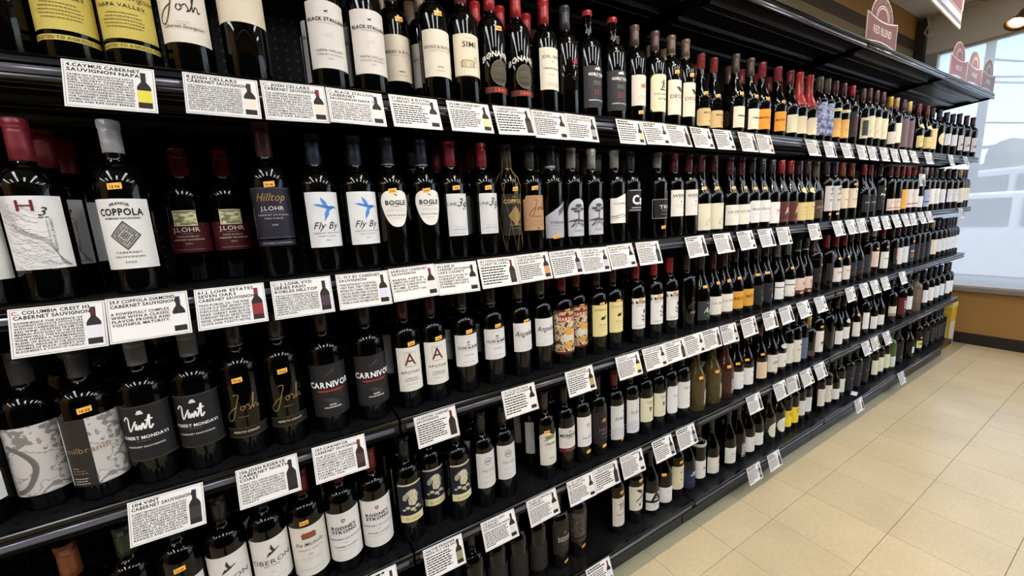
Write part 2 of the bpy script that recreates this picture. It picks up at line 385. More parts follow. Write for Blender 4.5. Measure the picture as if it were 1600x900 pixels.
REMAP = dict(gold=(.045, .175), stallion=(.040, .172), simi=(.066, .164), joel=(.061, .172), greek=(.040, .161), decoy=(.037, .153), noble=(.027, .147), primus=(.020, .101), meiomi=(.026, .092), markwest=(.026, .108), jcream=(.026, .104), waxred=(.026, .104),
    hthree=(.056, .178), whitecap=(.045, .171), jlohr=(.064, .126), hilltop=(.084, .190), flyby=(.058, .179), bogle=(.094, .181), linethirty=(.062, .171), claret=(.052, .168), kraft=(.062, .163), silver=(.034, .150), sterling=(.034, .153), mountain=(.066, .162), element=(.101, .177), trim=(.071, .142), wente=(.076, .173),
    jpinot=(.014, .118), lacrema=(.024, .108), scriptwhite=(.026, .122), jrs=(.016, .112), redA=(.016, .112), creambadge=(.016, .104), brownpinot=(.02, .112), avl=(.052, .182), milbrandt=(.032, .166), milgrey=(.032, .166), vint=(.052, .168), joshres=(.046, .069), carnivor=(.041, .172), apothic=(.050, .171), clos=(.079, .172), angeline=(.082, .173),
    bear=(.044, .180), duckhorn=(.066, .179), bonterra=(.057, .174), lacremared=(.032, .112), mera=(.032, .112), greenlab=(.022, .104), blackc=(.028, .118), stripewhite=(.022, .080), pinkbc=(.040, .104), oberon=(.058, .176), rodney=(.036, .172), chateau=(.038, .172), prisoner=(.064, .180), stagsleap=(.068, .184), souverain=(.054, .174), mondavi=(.072, .161),
    flowerseal=(.065, .178), hess=(.050, .174), daou=(.036, .172), cakebread=(.056, .156), tiptop=(.046, .165), roundcorner=(.046, .165), hahn=(.036, .160), bigA=(.018, .099), whitepinot=(.018, .090), vtwo=(.046, .156), bluepinot=(.018, .108), sailor=(.022, .104), patron=(.022, .104), patronb=(.022, .104), pinotbird=(.024, .110), tanpinot=(.024, .110), whitepl=(.024, .108), heartlab=(.024, .118))
def remap(t, key):
    if key not in REMAP or not t['labels']: return
    a, b_ = t['labels'][0]['z0'], t['labels'][0]['z1']; na, nb = REMAP[key]; k = (nb-na)/(b_-a); f = lambda z: na+(z-a)*k; kh = min(k, 1.22)
    t['labels'] = [dict(l, z0=f(l['z0']), z1=f(l['z1'])) for l in t['labels']]
    out = []
    for it in t['items']:
        it = list(it)
        if it[0] == 'q': it[1] = [[(p[0]*kh, f(p[1])) for p in pl] for pl in it[1]]
        elif it[0] == 't' and len(it) > 7: it[2] = f(it[2]); it[3] *= kh; it[7] *= kh*1.14
        elif it[0] == 'd': it[1] = f(it[1]); it[2] *= min(kh, 1.1); it[3] *= kh
        elif it[0] == 'p':
            it[2] = f(it[2]); it[3] *= kh
            if len(it) > 5: it[5] *= kh
        else: it[2] = f(it[2]); it[3] *= kh
        out.append(tuple(it))
    t['items'] = out
def build_type(t, seg):
    if t['meshes']: return t['meshes']
    remap(t, [k for k, v in TYPES.items() if v is t][0])
    P = profile(t['body'], t['H'], t['r']); H, r_ = t['H'], t['r']; out = []
    g = MB(); g.lathe(P, t['glass'], seg); out.append(('glass_body', g.mesh('glass_body'), None))
    ccol, cl, ck = t['cap']
    if ck == 'w':       # dipped wax running down the shoulder
        Q = [(rr+.0012, z) for rr, z in P if z >= H-cl]
        Q = [(rad_at(P, H-cl)+.0002, H-cl)]+[(rad_at(P, H-cl+.002)+.0012, H-cl+.002)]+Q+[(.0005, H+.001)]
        c = MB().lathe(Q, pmat('wax', ccol, .25), seg)
    else:
        e = .0011; rn = rad_at(P, H-cl)
        Q = [(rn+.0001, H-cl), (rn+e, H-cl+.0005)]
        for z in (H-cl*.66, H-cl*.33): Q.append((rad_at(P, z)+e, z))
        if ck == 's':   # screw cap: straight skirt and knurled top
            rs = .0158; Q = [(rn+.0002, H-cl), (rs-.0004, H-cl+.0003), (rs-.0004, H-cl+.0003), (rs, H-.022), (rs, H-.022), (rs-.0008, H-.0213), (rs-.0008, H-.0205), (rs, H-.020), (rs, H-.020), (rs, H-.0175), (rs-.0006, H-.017), (rs, H-.0163), (rs, H-.0163), (rs+.0001, H-.0015), (rs-.0006, H+.0006), (rs-.0012, H+.0009), (rs-.0012, H+.0009), (.0004, H+.0009)]
        else:
            Q += [(.0142+e-.0004, H-.0135), (.0142+e-.0004, H-.0135), (.0149+e, H-.0125), (.0149+e, H-.0125), (.0150+e, H-.0025), (.0143+e, H+.0008), (.0136+e, H+.0014), (.0136+e, H+.0014), (.0004, H+.0014)]
        c = MB().lathe(Q, foil(ccol), max(16, seg//2) if seg < 30 else seg)
    out.append(('screw_cap' if ck == 's' else 'capsule', c.mesh('capsule'), None))
    if t['neck']:
        z0, z1, col = t['neck']; rr = rad_at(P, z0)+.0016
        out.append(('neck_band', MB().lathe([(rr-.0008, z0), (rr, z0+.0003), (rr, z1-.0003), (rr-.0008, z1)], foil(col, .25), seg).mesh('neck_band'), None))
    first = None
    for li, lb in enumerate(t['labels']):
        n = 26 if seg > 24 else 12; a = R(lb['a']); L0 = []; z0, z1 = lb['z0'], lb['z1']; h = z1-z0
        for i in range(n+1):
            q = -1+2*i/n; lo, hi = z0, z1
            sh = lb['shape']
            if sh == 'o': k = math.sqrt(max(0, 1-q*q)); lo, hi = z0+h*.5*(1-k), z1-h*.5*(1-k)
            elif sh == 'shieldy': k = max(0, 1-abs(q)**2.6); lo = z0+h*.62*(1-k); hi = z1-h*.25*(1-max(0, 1-abs(q)**3)**.5)
            elif sh == 'oct': k = max(0, (abs(q)-.82)/.18); lo, hi = z0+h*.1*k, z1-h*.1*k
            elif sh == 'round': k = max(0, (abs(q)-.8)/.2); k = 1-math.sqrt(max(0, 1-k*k)); lo, hi = z0+h*.12*k, z1-h*.12*k
            elif sh == 'slant': hi = z0+h*(.55+.45*(q+1)/2)
            elif sh == 'rise': hi = z0+h*(.86+.14*max(0, min(1, (q+.5)*1.2)))
            elif sh == 'arch': hi = z1-h*.35*(1-math.sqrt(max(0, 1-q*q)))
            elif sh == 'notch': hi = z1-(h*.10 if abs(q) > .8 else 0)
            elif sh == 'wave': hi = z1-h*.06*(1+math.sin(q*4))
            L0.append((q*a, lo, hi))
        vs = []; rr = None
        for an, lo, hi in L0:
            an += R(lb['s0'])
            for z in (lo, (lo+hi)/2, hi):
                rr = rad_at(P, z)+.0003+.00022*li; vs.append((rr*math.sin(an), -rr*math.cos(an), z))
        fs = [(3*i+j, 3*i+3+j, 3*i+4+j, 3*i+1+j) for i in range(n) for j in (0, 1)]
        mt = ART[lb['mat']] if lb['mat'] else paper(lb['col'])
        mb = MB().add(vs, fs, mt, True)
        out.append(('label', mb.mesh('label'), None)); first = first or 'label'
    cols = {}
    for it in t['items']:
        k = it[0]; cols_key = None
        if k == 't':        # text, z, h, col, style, sx, s0
            _, s, z, h, col = it[:5]; h = h*(1.14 if h > .0036 else 1.05); st = it[5] if len(it) > 5 else 'r'; sx = it[6] if len(it) > 6 else 1; s0 = it[7] if len(it) > 7 else 0
            V, T_, w = text2d(s, h, st, sx); V = V+np.array([s0, z])
        elif k == 'arc':    # text on an arch: text, z, h, col, rise
            _, s, z, h, col, rise = it[:6]
            V, T_, w = text2d(s, h, 'b', .9); V = V.copy(); V[:, 1] += z-rise*(2*V[:, 0]/w)**2
        elif k == 'vt':     # vertical text
            _, s, z, h, col, s0 = it; V, T_, w = text2d(s, h, 'r', 1); V = np.stack([s0+V[:, 1], z-V[:, 0]], 1)
        elif k == 'p':      # picture: name, z, size, col, s0
            _, nm, z, sz, col = it[:5]; s0 = it[5] if len(it) > 5 else 0
            polys = EMB[nm] if isinstance(nm, str) else nm; V = []; T_ = []
            for pl in polys:
                a_, b_ = poly2d(pl); T_ += [(i+len(V), j+len(V), l+len(V)) for i, j, l in b_]; V += [tuple(x*sz) for x in a_]
            V = np.array(V)+np.array([s0, z])
        elif k == 'q':      # absolute polygons
            _, polys, col = it; V = []; T_ = []
            for pl in polys:
                a_, b_ = poly2d(pl); T_ += [(i+len(V), j+len(V), l+len(V)) for i, j, l in b_]; V += [tuple(x) for x in a_]
            V = np.array(V)
        elif k == 'd':      # small-print lines: z, w, h, col, s0
            _, z, w, h, col = it[:5]; s0 = it[5] if len(it) > 5 else 0; V = []; T_ = []; x = -w/2
            rnd = random.Random(int(z*1e5)+int(w*1e4))
            while x < w/2:
                l_ = min(rnd.uniform(.5, 1.6)*h*2.2, w/2-x); n0 = len(V)
                V += [(x+s0, z-h/2), (x+l_+s0, z-h/2), (x+l_+s0, z+h/2), (x+s0, z+h/2)]; T_ += [(n0, n0+1, n0+2), (n0, n0+2, n0+3)]; x += l_+h*.8
            V = np.array(V)
        if len(V) == 0: continue
        V, T_ = subdiv(V, T_, .0055)
        cols.setdefault(col, ([], []))
        o_ = len(cols[col][0]); off = .0007+(.0003 if k in ('t', 'd', 'arc') else .00012)
        cols[col][0].extend(wrap(P, V, off)); cols[col][1].extend([(i+o_, j+o_, l+o_) for i, j, l in T_])
    par = 'label' if first else None
    if cols:
        mb = MB()
        for col, (vs, fs) in cols.items(): mb.add(vs, fs, (pmat('gold_print', '9a7f4e', .4, .3) if col == 'gold' else ink(col)))
        out.append(('lettering', mb.mesh('lettering'), par))
    t['meshes'] = out; t['P'] = P
    return out
_st = {}
def sticker_mesh(P, key, z, a0, txt):
    k = (key, round(z, 3), round(a0), txt)
    if k in _st: return _st[k]
    mb = MB(); w, h = .0195, .0110; tl = .10; V = []; n = 6
    for i in range(n+1):
        for j in (0, 1, 2):
            s = -w/2+w*i/n; V.append((s, z+(j-1)*h/2+s*tl))
    base = R(a0)
    def wr(V, off):
        o = []
        for s, zz in V:
            rr = rad_at(P, zz); an = base+s/max(rr, .02); o.append(((rr+off)*math.sin(an), -(rr+off)*math.cos(an), zz))
        return o
    mb.add(wr(V, .0005), [(3*i+j, 3*i+3+j, 3*i+4+j, 3*i+1+j) for i in range(n) for j in (0, 1)], M_ORANGE, True)
    Vt, Tt, w_ = text2d(txt, .0042, 'b'); Vt = Vt+np.array([0, z-.001]); mb.add(wr(Vt, .0009), Tt, ink('5a2a08'))
    for k2 in range(1): mb.add(wr([(-.008, z+.0028), (.008, z+.0036), (.008, z+.0044), (-.008, z+.0036)], .0009), [(0, 1, 2, 3)], ink('a05a10'))
    _st[k] = mb.mesh('price_sticker'); return _st[k]

# ------------------------------------------------------------------ the kinds of bottle (desc is what the label says)
K = '1c1a18'; GY = '8a8580'; WH = 'e9e6e1'; CR = 'e8dcc2'; PK = 'd9c3b8'
# --- top row
T('gold', 'large gold-yellow label bottle with dark base band', r=.039, labels=[LB(.062, .168, 74, 'cbb757', 'notch'), LB(.049, .056, 74, 'cbb757')],
  items=[('t', 'CAYMUS', .150, .010, K, 'r', 1.1), ('t', 'VINEYARDS', .136, .004, K, 'r', 1.6), ('t', '2021', .127, .003, K), ('t', 'Cabernet Sauvignon', .117, .0065, '6a3a20', 's', .9), ('t', 'NAPA VALLEY', .105, .0042, K, 'r', 1.2),
         ('d', .095, .040, .0011, '6a5a20'), ('d', .0905, .046, .0011, '6a5a20'), ('d', .086, .052, .0011, '6a5a20'), ('d', .0815, .050, .0011, '6a5a20'), ('d', .077, .046, .0011, '6a5a20'), ('t', 'DEDICATED TO AGRICULTURE', .0525, .0032, '6a5a20', 'b', 1.1)])
T('joshcream', 'cream-label bottle with large handwritten script', r=.038, labels=[LB(.052, .160, 70, 'e6dccb')],
  items=[('q', jscript(-.002, .112, .038), '3c332c'), ('d', .0865, .022, .0007, GY), ('t', 'Cabernet Sauvignon', .079, .0052, '3c332c', 's', .9), ('d', .083, .014, .0006, GY)])
T('creamhigh', 'dark bottle with short cream label placed high', r=.040, labels=[LB(.103, .17, 75, 'e0d2b8')])
T('plaindark', 'plain black bottle without a front label', r=.038, items=[('t', 'AS', .075, .006, GY)])
T('stallion', 'tall off-white label bottle with tiny horse emblem', r=.0385, cap=('2a2a2c', .06, 'f'), labels=[LB(.050, .166, 68, 'd9d3cc')],
  items=[('p', 'horse', .148, .008, K), ('t', 'BLACK STALLION', .1345, .0052, K, 'b', .95), ('d', .128, .036, .0009, GY), ('p', 'horse', .108, .018, 'cbc5be'), ('t', 'NAPA VALLEY', .081, .0040, '5a5550', 'r', 1.1), ('t', 'CABERNET SAUVIGNON', .074, .0024, '5a5550', 'r', 1.2), ('t', '2020', .0665, .0022, '5a5550', 'r', 1.3)])
T('bread', 'plain cream label bottle with two-word dark title', cap=('7c6a58', .06, 'f'), labels=[LB(.054, .160, 66, 'e2d8c6')],
  items=[('t', 'BREAD & BUTTER', .121, .0062, '4a4038', 'r', .9), ('t', 'CABERNET SAUVIGNON', .112, .0026, '9a8a70', 'r', 1.2), ('t', '2022', .076, .003, '4a4038', 'b', 1.6), ('t', 'CALIFORNIA', .067, .0018, '4a4038', 'r', 1.3)], sticker=(.196, 5, '12.49'))
T('simi', 'cream label with house drawing and maroon edge', r=.0375, cap=('a33238', .06, 'f'), labels=[LB(.056, .156, 66, 'e3d7bf'), LB(.054, .056, 66, '7c2c30')],
  items=[('t', 'SIMI', .131, .0115, '3a3530', 'r', 1.15), ('t', 'EST. 1876', .145, .002, '8a3a30'), ('p', 'house', .083, .036, '8d7c5c', -.006), ('p', 'house', .083, .030, 'd8c9a8', -.006), ('q', stroke(curve_pts([(.010, .104), (.014, .096), (.018, .104), (.020, .094), (.026, .1)]), .0009), '5a5048'), ('d', .092, .014, .0009, GY, .018), ('d', .088, .012, .0009, GY, .018)])
T('bonanza', 'black bottle with arched white title over round picture', cap=('b3262a', .062, 'f'), labels=[LB(.034, .049, 68, '8f3a28')],
  items=[('arc', 'BONANZA', .1305, .0135, 'ece4d4', .016), ('q', [ell(0, .084, .024, .030, 26)], '4f4a3c'), ('q', ring(0, .084, .025, .031, .0011, 30), '8b8670'), ('q', [ell(0, .072, .020, .012, 16)], '2e2c22'), ('q', [rect(-.016, .016, .094, .0955), rect(-.018, .018, .088, .089)], 'b0a060'), ('t', '1842', .0415, .008, 'd2543c', 'b', 1.3)], sticker=(.192, 5, '18.49'))
T('joel', 'tall cream label with spaced serif title, red capsule', cap=('a9242a', .062, 'f'), labels=[LB(.049, .157, 62, 'e8e1ce')],
  items=[('t', 'JOEL GOTT', .134, .0062, '4a443c', 'r', 1.15), ('t', '815', .121, .0036, '4a443c', 'r', 1.2), ('t', 'Cabernet Sauvignon', .1045, .0050, '4a443c', 's', .85), ('d', .088, .03, .0009, GY), ('d', .066, .036, .0008, GY), ('d', .062, .036, .0008, GY), ('d', .058, .036, .0008, GY)])
T('redtri', 'black bottle with small red triangle on its face', r=.038, cap=('3b3a3c', .064, 'f'), items=[('q', [[(-.004, .142), (.016, .142), (.012, .158)]], 'b03040'), ('d', .135, .02, .001, 'b9a0a0', .006), ('d', .104, .016, .0014, '8e4a50', .004), ('d', .098, .014, .001, '6a5a58', .004)])
T('noble', 'broad-shouldered bottle with dark grey label and white crest', r=.0425, H=.312, cap=('b02a2c', .006, 'f'), labels=[LB(.036, .150, 62, '3d3c42')],
  items=[('p', 'hill', .143, .020, 'e6e4e2'), ('t', 'NOBLE VINES', .127, .0068, 'e6e4e2', 'b', .8), ('d', .120, .022, .0011, 'b9b6b4'), ('d', .108, .028, .0007, 'b9b6b4'), ('d', .104, .028, .0007, 'b9b6b4'), ('d', .100, .026, .0007, 'b9b6b4'), ('t', '337', .079, .0125, '8c3a4a', 'r', .9), ('t', 'CABERNET SAUVIGNON', .0565, .003, 'e6e4e2', 'b', 1.1)])
T('ranch', 'pinkish-white label with small orange building', r=.037, cap=('5b4641', .062, 'f'), labels=[LB(.051, .146, 62, 'dccfc3')],
  items=[('p', 'house', .112, .022, 'b07a40', .002), ('p', 'tree', .118, .013, '8a6a40', .012), ('q', stroke(curve_pts([(-.02, .07), (-.01, .082), (0, .074), (.012, .083), (.024, .078)]), .0009), '8a7a70')], sticker=(.030, -12, '9.99'))
T('greek', 'green-edged cream octagonal label with dark figure', r=.0385, cap=('5a3e3c', .062, 'f'), labels=[LB(.045, .155, 66, 'e3dcbd', 'oct')],
  items=[('q', frame(-.041, .041, .047, .153, .0008), '8a8450'), ('p', 'figure', .124, .034, '3a3a2c'), ('t', 'STAG VINEYARD', .097, .0048, '3a3a2c', 'r', 1), ('t', 'ARTEMIS', .083, .005, '3a3a2c', 'r', 1.1), ('d', .072, .03, .001, GY), ('d', .064, .024, .001, GY)])
T('decoy', 'cream label with dark winged leaf and wide title', cap=('6e5a4a', .058, 'f'), labels=[LB(.049, .148, 62, 'e4d9c6')], neck=(.243, .2455, 'c0a070'),
  items=[('p', 'leaf', .121, .026, '3e3a30', .002), ('t', 'DECOY', .1015, .0088, '3e3a30', 'r', 1.15), ('d', .090, .034, .0011, GY), ('t', '2021', .079, .0022, GY)], sticker=(.178, -14, '16.49'))
T('meiomi', 'sloping bottle with amber cut-corner label', 'p', .300, .0405, cap=('8a3a34', .055, 's'), labels=[LB(.040, .098, 66, 'dfbf86', 'oct')],
  items=[('t', 'MEIOMI', .083, .0062, '6a5432', 'r', 1.1), ('d', .070, .03, .001, GY), ('p', 'shield', .056, .007, '4a3a28', .006)], sticker=(.148, -20, '16.99'))
T('primus', 'sloping bottle with pale square label, dark capsule', 'p', .305, .0405, cap=('55453f', .07, 'f'), labels=[LB(.038, .108, 62, 'e6dcc6')], items=[('t', 'PRIMARIUS', .077, .005, K, 'b', 1), ('d', .066, .03, .001, GY), ('d', .05, .03, .0009, GY)], sticker=(.15, -16, '14.99'))
T('markwest', 'sloping bottle with bright orange label', 'p', .302, .041, cap=('8a3038', .06, 's'), labels=[LB(.040, .106, 66, 'e79a2e')], items=[('t', 'MARK WEST', .078, .0068, '5a3010', 'r', 1.1), ('d', .062, .026, .0012, '7a4a20')], sticker=(.15, -14, '8.99'))
T('jcream', 'sloping bottle with pale cream label and thin J', 'p', .300, .041, cap=('7a2c34', .06, 'f'), labels=[LB(.038, .103, 64, 'dfd9b8')], items=[('q', stroke(curve_pts([(.012, .09), (.008, .075), (.002, .052), (-.008, .046)]), .0011), '5a5a30'), ('d', .094, .03, .001, '8a8a58')])
T('waxred', 'sloping bottle dipped in red wax over its shoulder', 'p', .305, .041, cap=('b0352e', .155, 'w'), labels=[LB(.036, .104, 66, 'e6d6b4', 'round')], items=[('q', stroke(curve_pts([(-.008, .085), (.004, .09), (.0, .075), (.012, .08)]), .001), '8a7050'), ('q', stroke(curve_pts([(-.006, .06), (.008, .066), (.014, .06)]), .001), '8a7050')])
T('lavend', 'bottle wrapped in a blue-violet night picture', cap=('6e6450', .06, 'f'), labels=[LB(.030, .185, 80, '9a9cc4', 'r', 'lavender')])
T('amber', 'orange-yellow label bottle with printed neck band', cap=('6a3036', .055, 'f'), labels=[LB(.030, .122, 70, 'e6b262'), LB(.155, .170, 66, 'ead39a')], items=[('t', 'Amador', .072, .006, '6a4420', 's'), ('d', .06, .03, .001, '6a4420'), ('t', 'BOGLE', .105, .004, '8a6430')])
T('dkredblue', 'dark blue-black bottle with dull red panel', cap=('bb2438', .05, 'f'), labels=[LB(.04, .17, 60, '2e2a36')], items=[('q', [rect(-.02, .0, .07, .14)], '5a2a38'), ('t', 'RED', .15, .006, 'b9b0b4', 'b')])
# --- second row
def hair():
    o = []; rr = random.Random(4)
    for i in range(150):
        z = .162-.116*(i/150)+rr.uniform(-.004, .004); x = rr.uniform(-.042, .012); l_ = rr.uniform(.008, .026); s_ = -.55+.9*((.16-z)/.11)*.6+rr.uniform(-.15, .15)
        pts = [(x+l_*k/4, z-.006*math.sin(k/4*2.4)+s_*l_*k/4*.5) for k in range(5)]
        if x > .0 and z > .09: continue
        o += stroke(pts, rr.uniform(.00022, .0005))
    for k in range(5): o += stroke(curve_pts([(-.040+k*.004, .166), (-.036+k*.004, .135), (-.022+k*.003, .112), (.010+k*.002, .092), (.028, .062-k*.002), (.040, .048)]), .0005)
    return o
T('hthree', 'white label with fine hair-like lines and red initial', r=.0385, cap=('8a2634', .068, 'f'), labels=[LB(.044, .168, 68, 'e4e2df')],
  items=[('q', hair(), '7d7875'), ('t', 'H', .152, .0165, '6a1f30', 'r', 1.3, -.001), ('t', '3', .142, .013, '2a2422', 's', 1, .016), ('d', .132, .012, .0018, '5a5450', .017), ('vt', 'CABERNET SAUVIGNON', .102, .0034, K, .024), ('vt', 'HORSE HEAVEN HILLS', .106, .0028, GY, .019)])
T('whitecap', 'white label with arched title over grey diamond, white capsule', r=.038, H=.31, cap=('c9ccd4', .056, 'f'), labels=[LB(.038, .160, 66, 'e6e4df')],
  items=[('arc', 'FRANCIS', .1525, .0045, K, .004), ('t', 'COPPOLA', .1375, .0104, K, 'b', .72), ('t', 'DIAMOND COLLECTION', .1265, .0028, K, 'b', .95), ('p', 'diamond', .0965, .042, '55504e'), ('p', 'diamond', .0965, .036, 'b4b0ac'), ('q', ring(0, .0965, .0125, .0125, .0016), '55504e'), ('p', 'sun', .0965, .014, '55504e'),
         ('q', stroke([(-.012, .0965), (0, .112), (.012, .0965), (0, .081), (-.012, .0965)], .0012), '6a6664'), ('t', 'CABERNET', .067, .0034, K, 'r', 1.35), ('t', 'SAUVIGNON', .0595, .0034, K, 'r', 1.35), ('t', '2022', .050, .0032, K, 'r', 1.6)], sticker=(.193, -1, '13.99'))
T('jlohr', 'short screw-cap bottle with maroon label and landscape picture', H=.281, r=.0365, cap=('6e2029', .056, 's'), labels=[LB(.052, .112, 76, '6a1c22'), LB(.106, .137, 30, 'e0dab0', 'r', 'landscape')],
  items=[('t', 'J.LOHR', .0985, .0078, 'e8dcc8', 'r', 1.1), ('d', .0905, .018, .0006, 'c8a89a'), ('t', 'PASO ROBLES', .0845, .0028, 'd9c0b0', 'r', 1.3), ('t', 'CABERNET SAUVIGNON', .078, .0026, 'e8dcc8', 'r', 1.2), ('t', '2021', .070, .0028, 'd9c0b0', 'r', 1.4), ('d', .058, .05, .0009, 'c09080'),
         ('q', frame(-.0195, .0195, .106, .137, .0012), 'ece6c4')])
T('hilltop', 'slate-violet label with gold handwriting', r=.0365, H=.322, cap=('4a2730', .068, 'f'), labels=[LB(.070, .152, 66, '2e2a3c'), LB(.058, .067, 66, '2e2a3c')],
  items=[('t', 'Hilltop', .1365, .0115, 'gold', 's', .85), ('t', 'J.LOHR', .1185, .0062, 'd0ccd4', 'r', 1.1), ('d', .112, .034, .0006, 'gold'), ('t', 'CABERNET SAUVIGNON', .108, .0026, 'b0acb8', 'r', 1.1), ('t', 'PASO ROBLES', .1025, .0026, 'b0acb8', 'r', 1.1), ('t', '2020', .092, .0026, 'b0acb8', 'r', 1.2), ('t', 'CERTIFIED SUSTAINABLE', .0625, .0024, 'b0acb8', 'r', 1.2), ('q', frame(-.038, .038, .071, .151, .0005), '6a6680')], sticker=(.196, 0, '29.99'))
T('flyby', 'white label with blue hummingbird', r=.038, cap=('253048', .064, 'f'), labels=[LB(.048, .160, 62, 'dedfe0')],
  items=[('p', 'hummingbird', .126, .050, '4f86cc', .003), ('p', EMB['hummingbird'][:1], .127, .034, '2f5fae', .006), ('t', 'Fly By', .0925, .0125, K, 's', .9), ('t', 'CABERNET SAUVIGNON', .077, .0028, '5a5a60', 'r', 1.2), ('t', 'NORTH COAST', .0705, .0026, '5a5a60', 'r', 1.2), ('t', '2021', .0625, .0026, '5a5a60', 'r', 1.3)])
T('bogle', 'rounded teardrop white label, navy capsule', r=.037, cap=('232840', .060, 'f'), neck=(.243, .2455, 'b8b8c0'), labels=[LB(.076, .162, 56, 'e6e2dc', 'shieldy')],
  items=[('p', 'leaf', .151, .010, '8a8060'), ('t', 'BOGLE', .1335, .0092, '2a2a30', 'b', 1), ('t', 'FAMILY', .1245, .0026, '6a6a60', 'r', 2), ('d', .1175, .044, .0007, GY), ('d', .114, .044, .0007, GY), ('t', 'Cabernet Sauvignon', .1045, .0040, '3a3a3a', 's', .85), ('d', .0965, .02, .0008, GY)], sticker=(.180, -8, '9.99'))
T('linethirty', 'narrow white label with ornate number', r=.0368, cap=('8e2230', .062, 'f'), labels=[LB(.058, .160, 50, 'd4d4d6')],
  items=[('t', 'LINE', .1355, .0060, '3a3a40', 'r', 1.15, -.015), ('t', '3', .139, .0175, '2a2a30', 's', 1, .004), ('t', '9', .1305, .0175, '2a2a30', 's', 1, .015), ('d', .080, .03, .0009, GY), ('t', 'CABERNET SAUVIGNON', .0735, .0021, K, 'r', 1.0), ('d', .064, .03, .0008, GY)], sticker=(.186, -6, '9.49'))
T('claret', 'black label with gold lettering inside a wire net', r=.0360, cap=('2e2c2e', .062, 'f'), labels=[LB(.050, .158, 66, '232220')],
  items=[('arc', 'FRANCIS', .151, .003, 'gold', .002), ('t', 'COPPOLA', .139, .0092, 'b79a62', 'b', .85), ('p', 'diamond', .1015, .042, 'gold'), ('p', 'diamond', .1015, .036, '2a2826'), ('p', 'diamond', .1015, .024, 'gold'), ('t', 'CLARET', .0785, .0048, 'b79a62', 'r', 1.2), ('d', .0685, .03, .001, 'gold')], sticker=(.182, 6, '17.99'))
T('kraft', 'brown kraft paper label with script', r=.037, cap=('3c3838', .062, 'f'), labels=[LB(.062, .152, 70, 'b08a66', 'notch')],
  items=[('q', jscript(.002, .119, .027), '4a3020'), ('d', .147, .04, .0009, '6a4a30'), ('t', 'Cabernet', .0985, .004, '4a3020', 's'), ('d', .086, .05, .0007, '6a4a30'), ('d', .081, .05, .0007, '6a4a30'), ('d', .075, .046, .0007, '6a4a30'), ('p', 'shield', .067, .005, '4a3020')], sticker=(.184, -10, '14.99'))
T('sterling', 'silver diagonal label rising to one side', r=.0372, H=.308, cap=('26262a', .058, 'f'), neck=(.243, .251, 'c0c0c8'), labels=[LB(.046, .165, 66, 'a9aab2', 'slant')],
  items=[('t', 'STERLING', .093, .006, '6a6a72', 'b', 1.1), ('d', .083, .04, .0009, '6a6a72'), ('d', .072, .04, .0008, '6a6a72'), ('q', [[(.0, .112), (.03, .135), (.03, .152), (.0, .130)]], '5a5a64')], sticker=(.038, -14, '13.49'))
T('silver', 'arched silver label with dark tree landscape', r=.037, cap=('9a9a96', .060, 'f'), labels=[LB(.050, .152, 54, 'babcc2', 'arch')],
  items=[('p', 'tree', .112, .058, '4a4c52'), ('q', stroke([(-.022, .075), (0, .088), (.022, .075)], .002), '4a4c52'), ('q', stroke([(-.012, .072), (0, .086), (.012, .072)], .0016), '6a6c72'), ('t', 'NAPA', .065, .0055, '5a5a66', 'r', 1.1)])
T('mountain', 'white torn-top label with gold and grey mountain lines', r=.037, cap=('a9a6a0', .056, 'f'), labels=[LB(.062, .153, 62, 'e3e1de', 'rise')],
  items=[('t', 'WILLIAM HILL', .1235, .0046, '4a4a4a', 'r', 1.1), ('d', .112, .02, .0008, GY), ('q', stroke([(-.04, .088), (-.01, .079), (.04, .092)], .0012), 'a08a60'), ('q', stroke([(-.04, .080), (.005, .090), (.04, .077)], .0018), '5a5652'), ('q', stroke([(-.04, .074), (.01, .083), (.04, .070)], .0012), 'a08a60')])
T('element', 'black label with huge white two-letter symbol', r=.037, cap=('2a2a2c', .06, 'f'), labels=[LB(.085, .154, 62, '201f20')],
  items=[('t', 'Cs', .122, .0245, 'f0eeea', 'b', .9), ('t', 'CABERNET SAUVIGNON', .0975, .0028, 'e0deda', 'b', .9), ('q', [rect(-.03, .03, .150, .1512), rect(-.03, .03, .0895, .0907)], 'e0deda')])
T('trim', 'black label with white outlined short title', r=.0372, cap=('a9a9a8', .052, 'f'), labels=[LB(.070, .128, 66, '252527')], items=[('q', frame(-.040, .040, .071, .127, .0009), 'c8c8c8'), ('t', 'TRIM', .1045, .0092, 'd8d8d6', 'r', 1.4, .004), ('d', .094, .03, .001, 'b0b0b0'), ('d', .083, .03, .0008, 'b0b0b0')], sticker=(.040, -10, '9.99'))
T('wente', 'white label with bold serif title and small star', r=.0368, cap=('6e2832', .062, 'f'), labels=[LB(.072, .160, 64, 'e2ded8')],
  items=[('t', 'WENTE', .1405, .0095, '2a2a28', 'r', 1.1), ('d', .131, .034, .0009, GY), ('p', 'sun', .120, .007, '4a4a48'), ('d', .109, .044, .0008, GY), ('d', .103, .044, .0008, GY), ('d', .082, .02, .001, GY)])
T('jpinot', 'sloping bottle, pale green-cream label with thin J', 'p', .305, .041, cap=('5a2c34', .062, 'f'), labels=[LB(.030, .122, 62, 'dcd8c0')], items=[('q', stroke(curve_pts([(.016, .108), (.012, .09), (.004, .06), (-.008, .048), (-.012, .056), (.004, .07)]), .0011), '4a4a38'), ('d', .115, .03, .0009, GY)], sticker=(.178, -24, '12.99'))
T('lacrema', 'sloping bottle, wide cream label with small capitals', 'p', .303, .041, cap=('5c2028', .07, 'f'), labels=[LB(.038, .115, 66, 'e5e1d6')], items=[('t', 'LA CREMA', .0885, .0072, '2c2a28', 'r', 1.15), ('d', .079, .03, .0009, GY), ('d', .059, .036, .0009, GY)], sticker=(.178, -12, '18.99'))
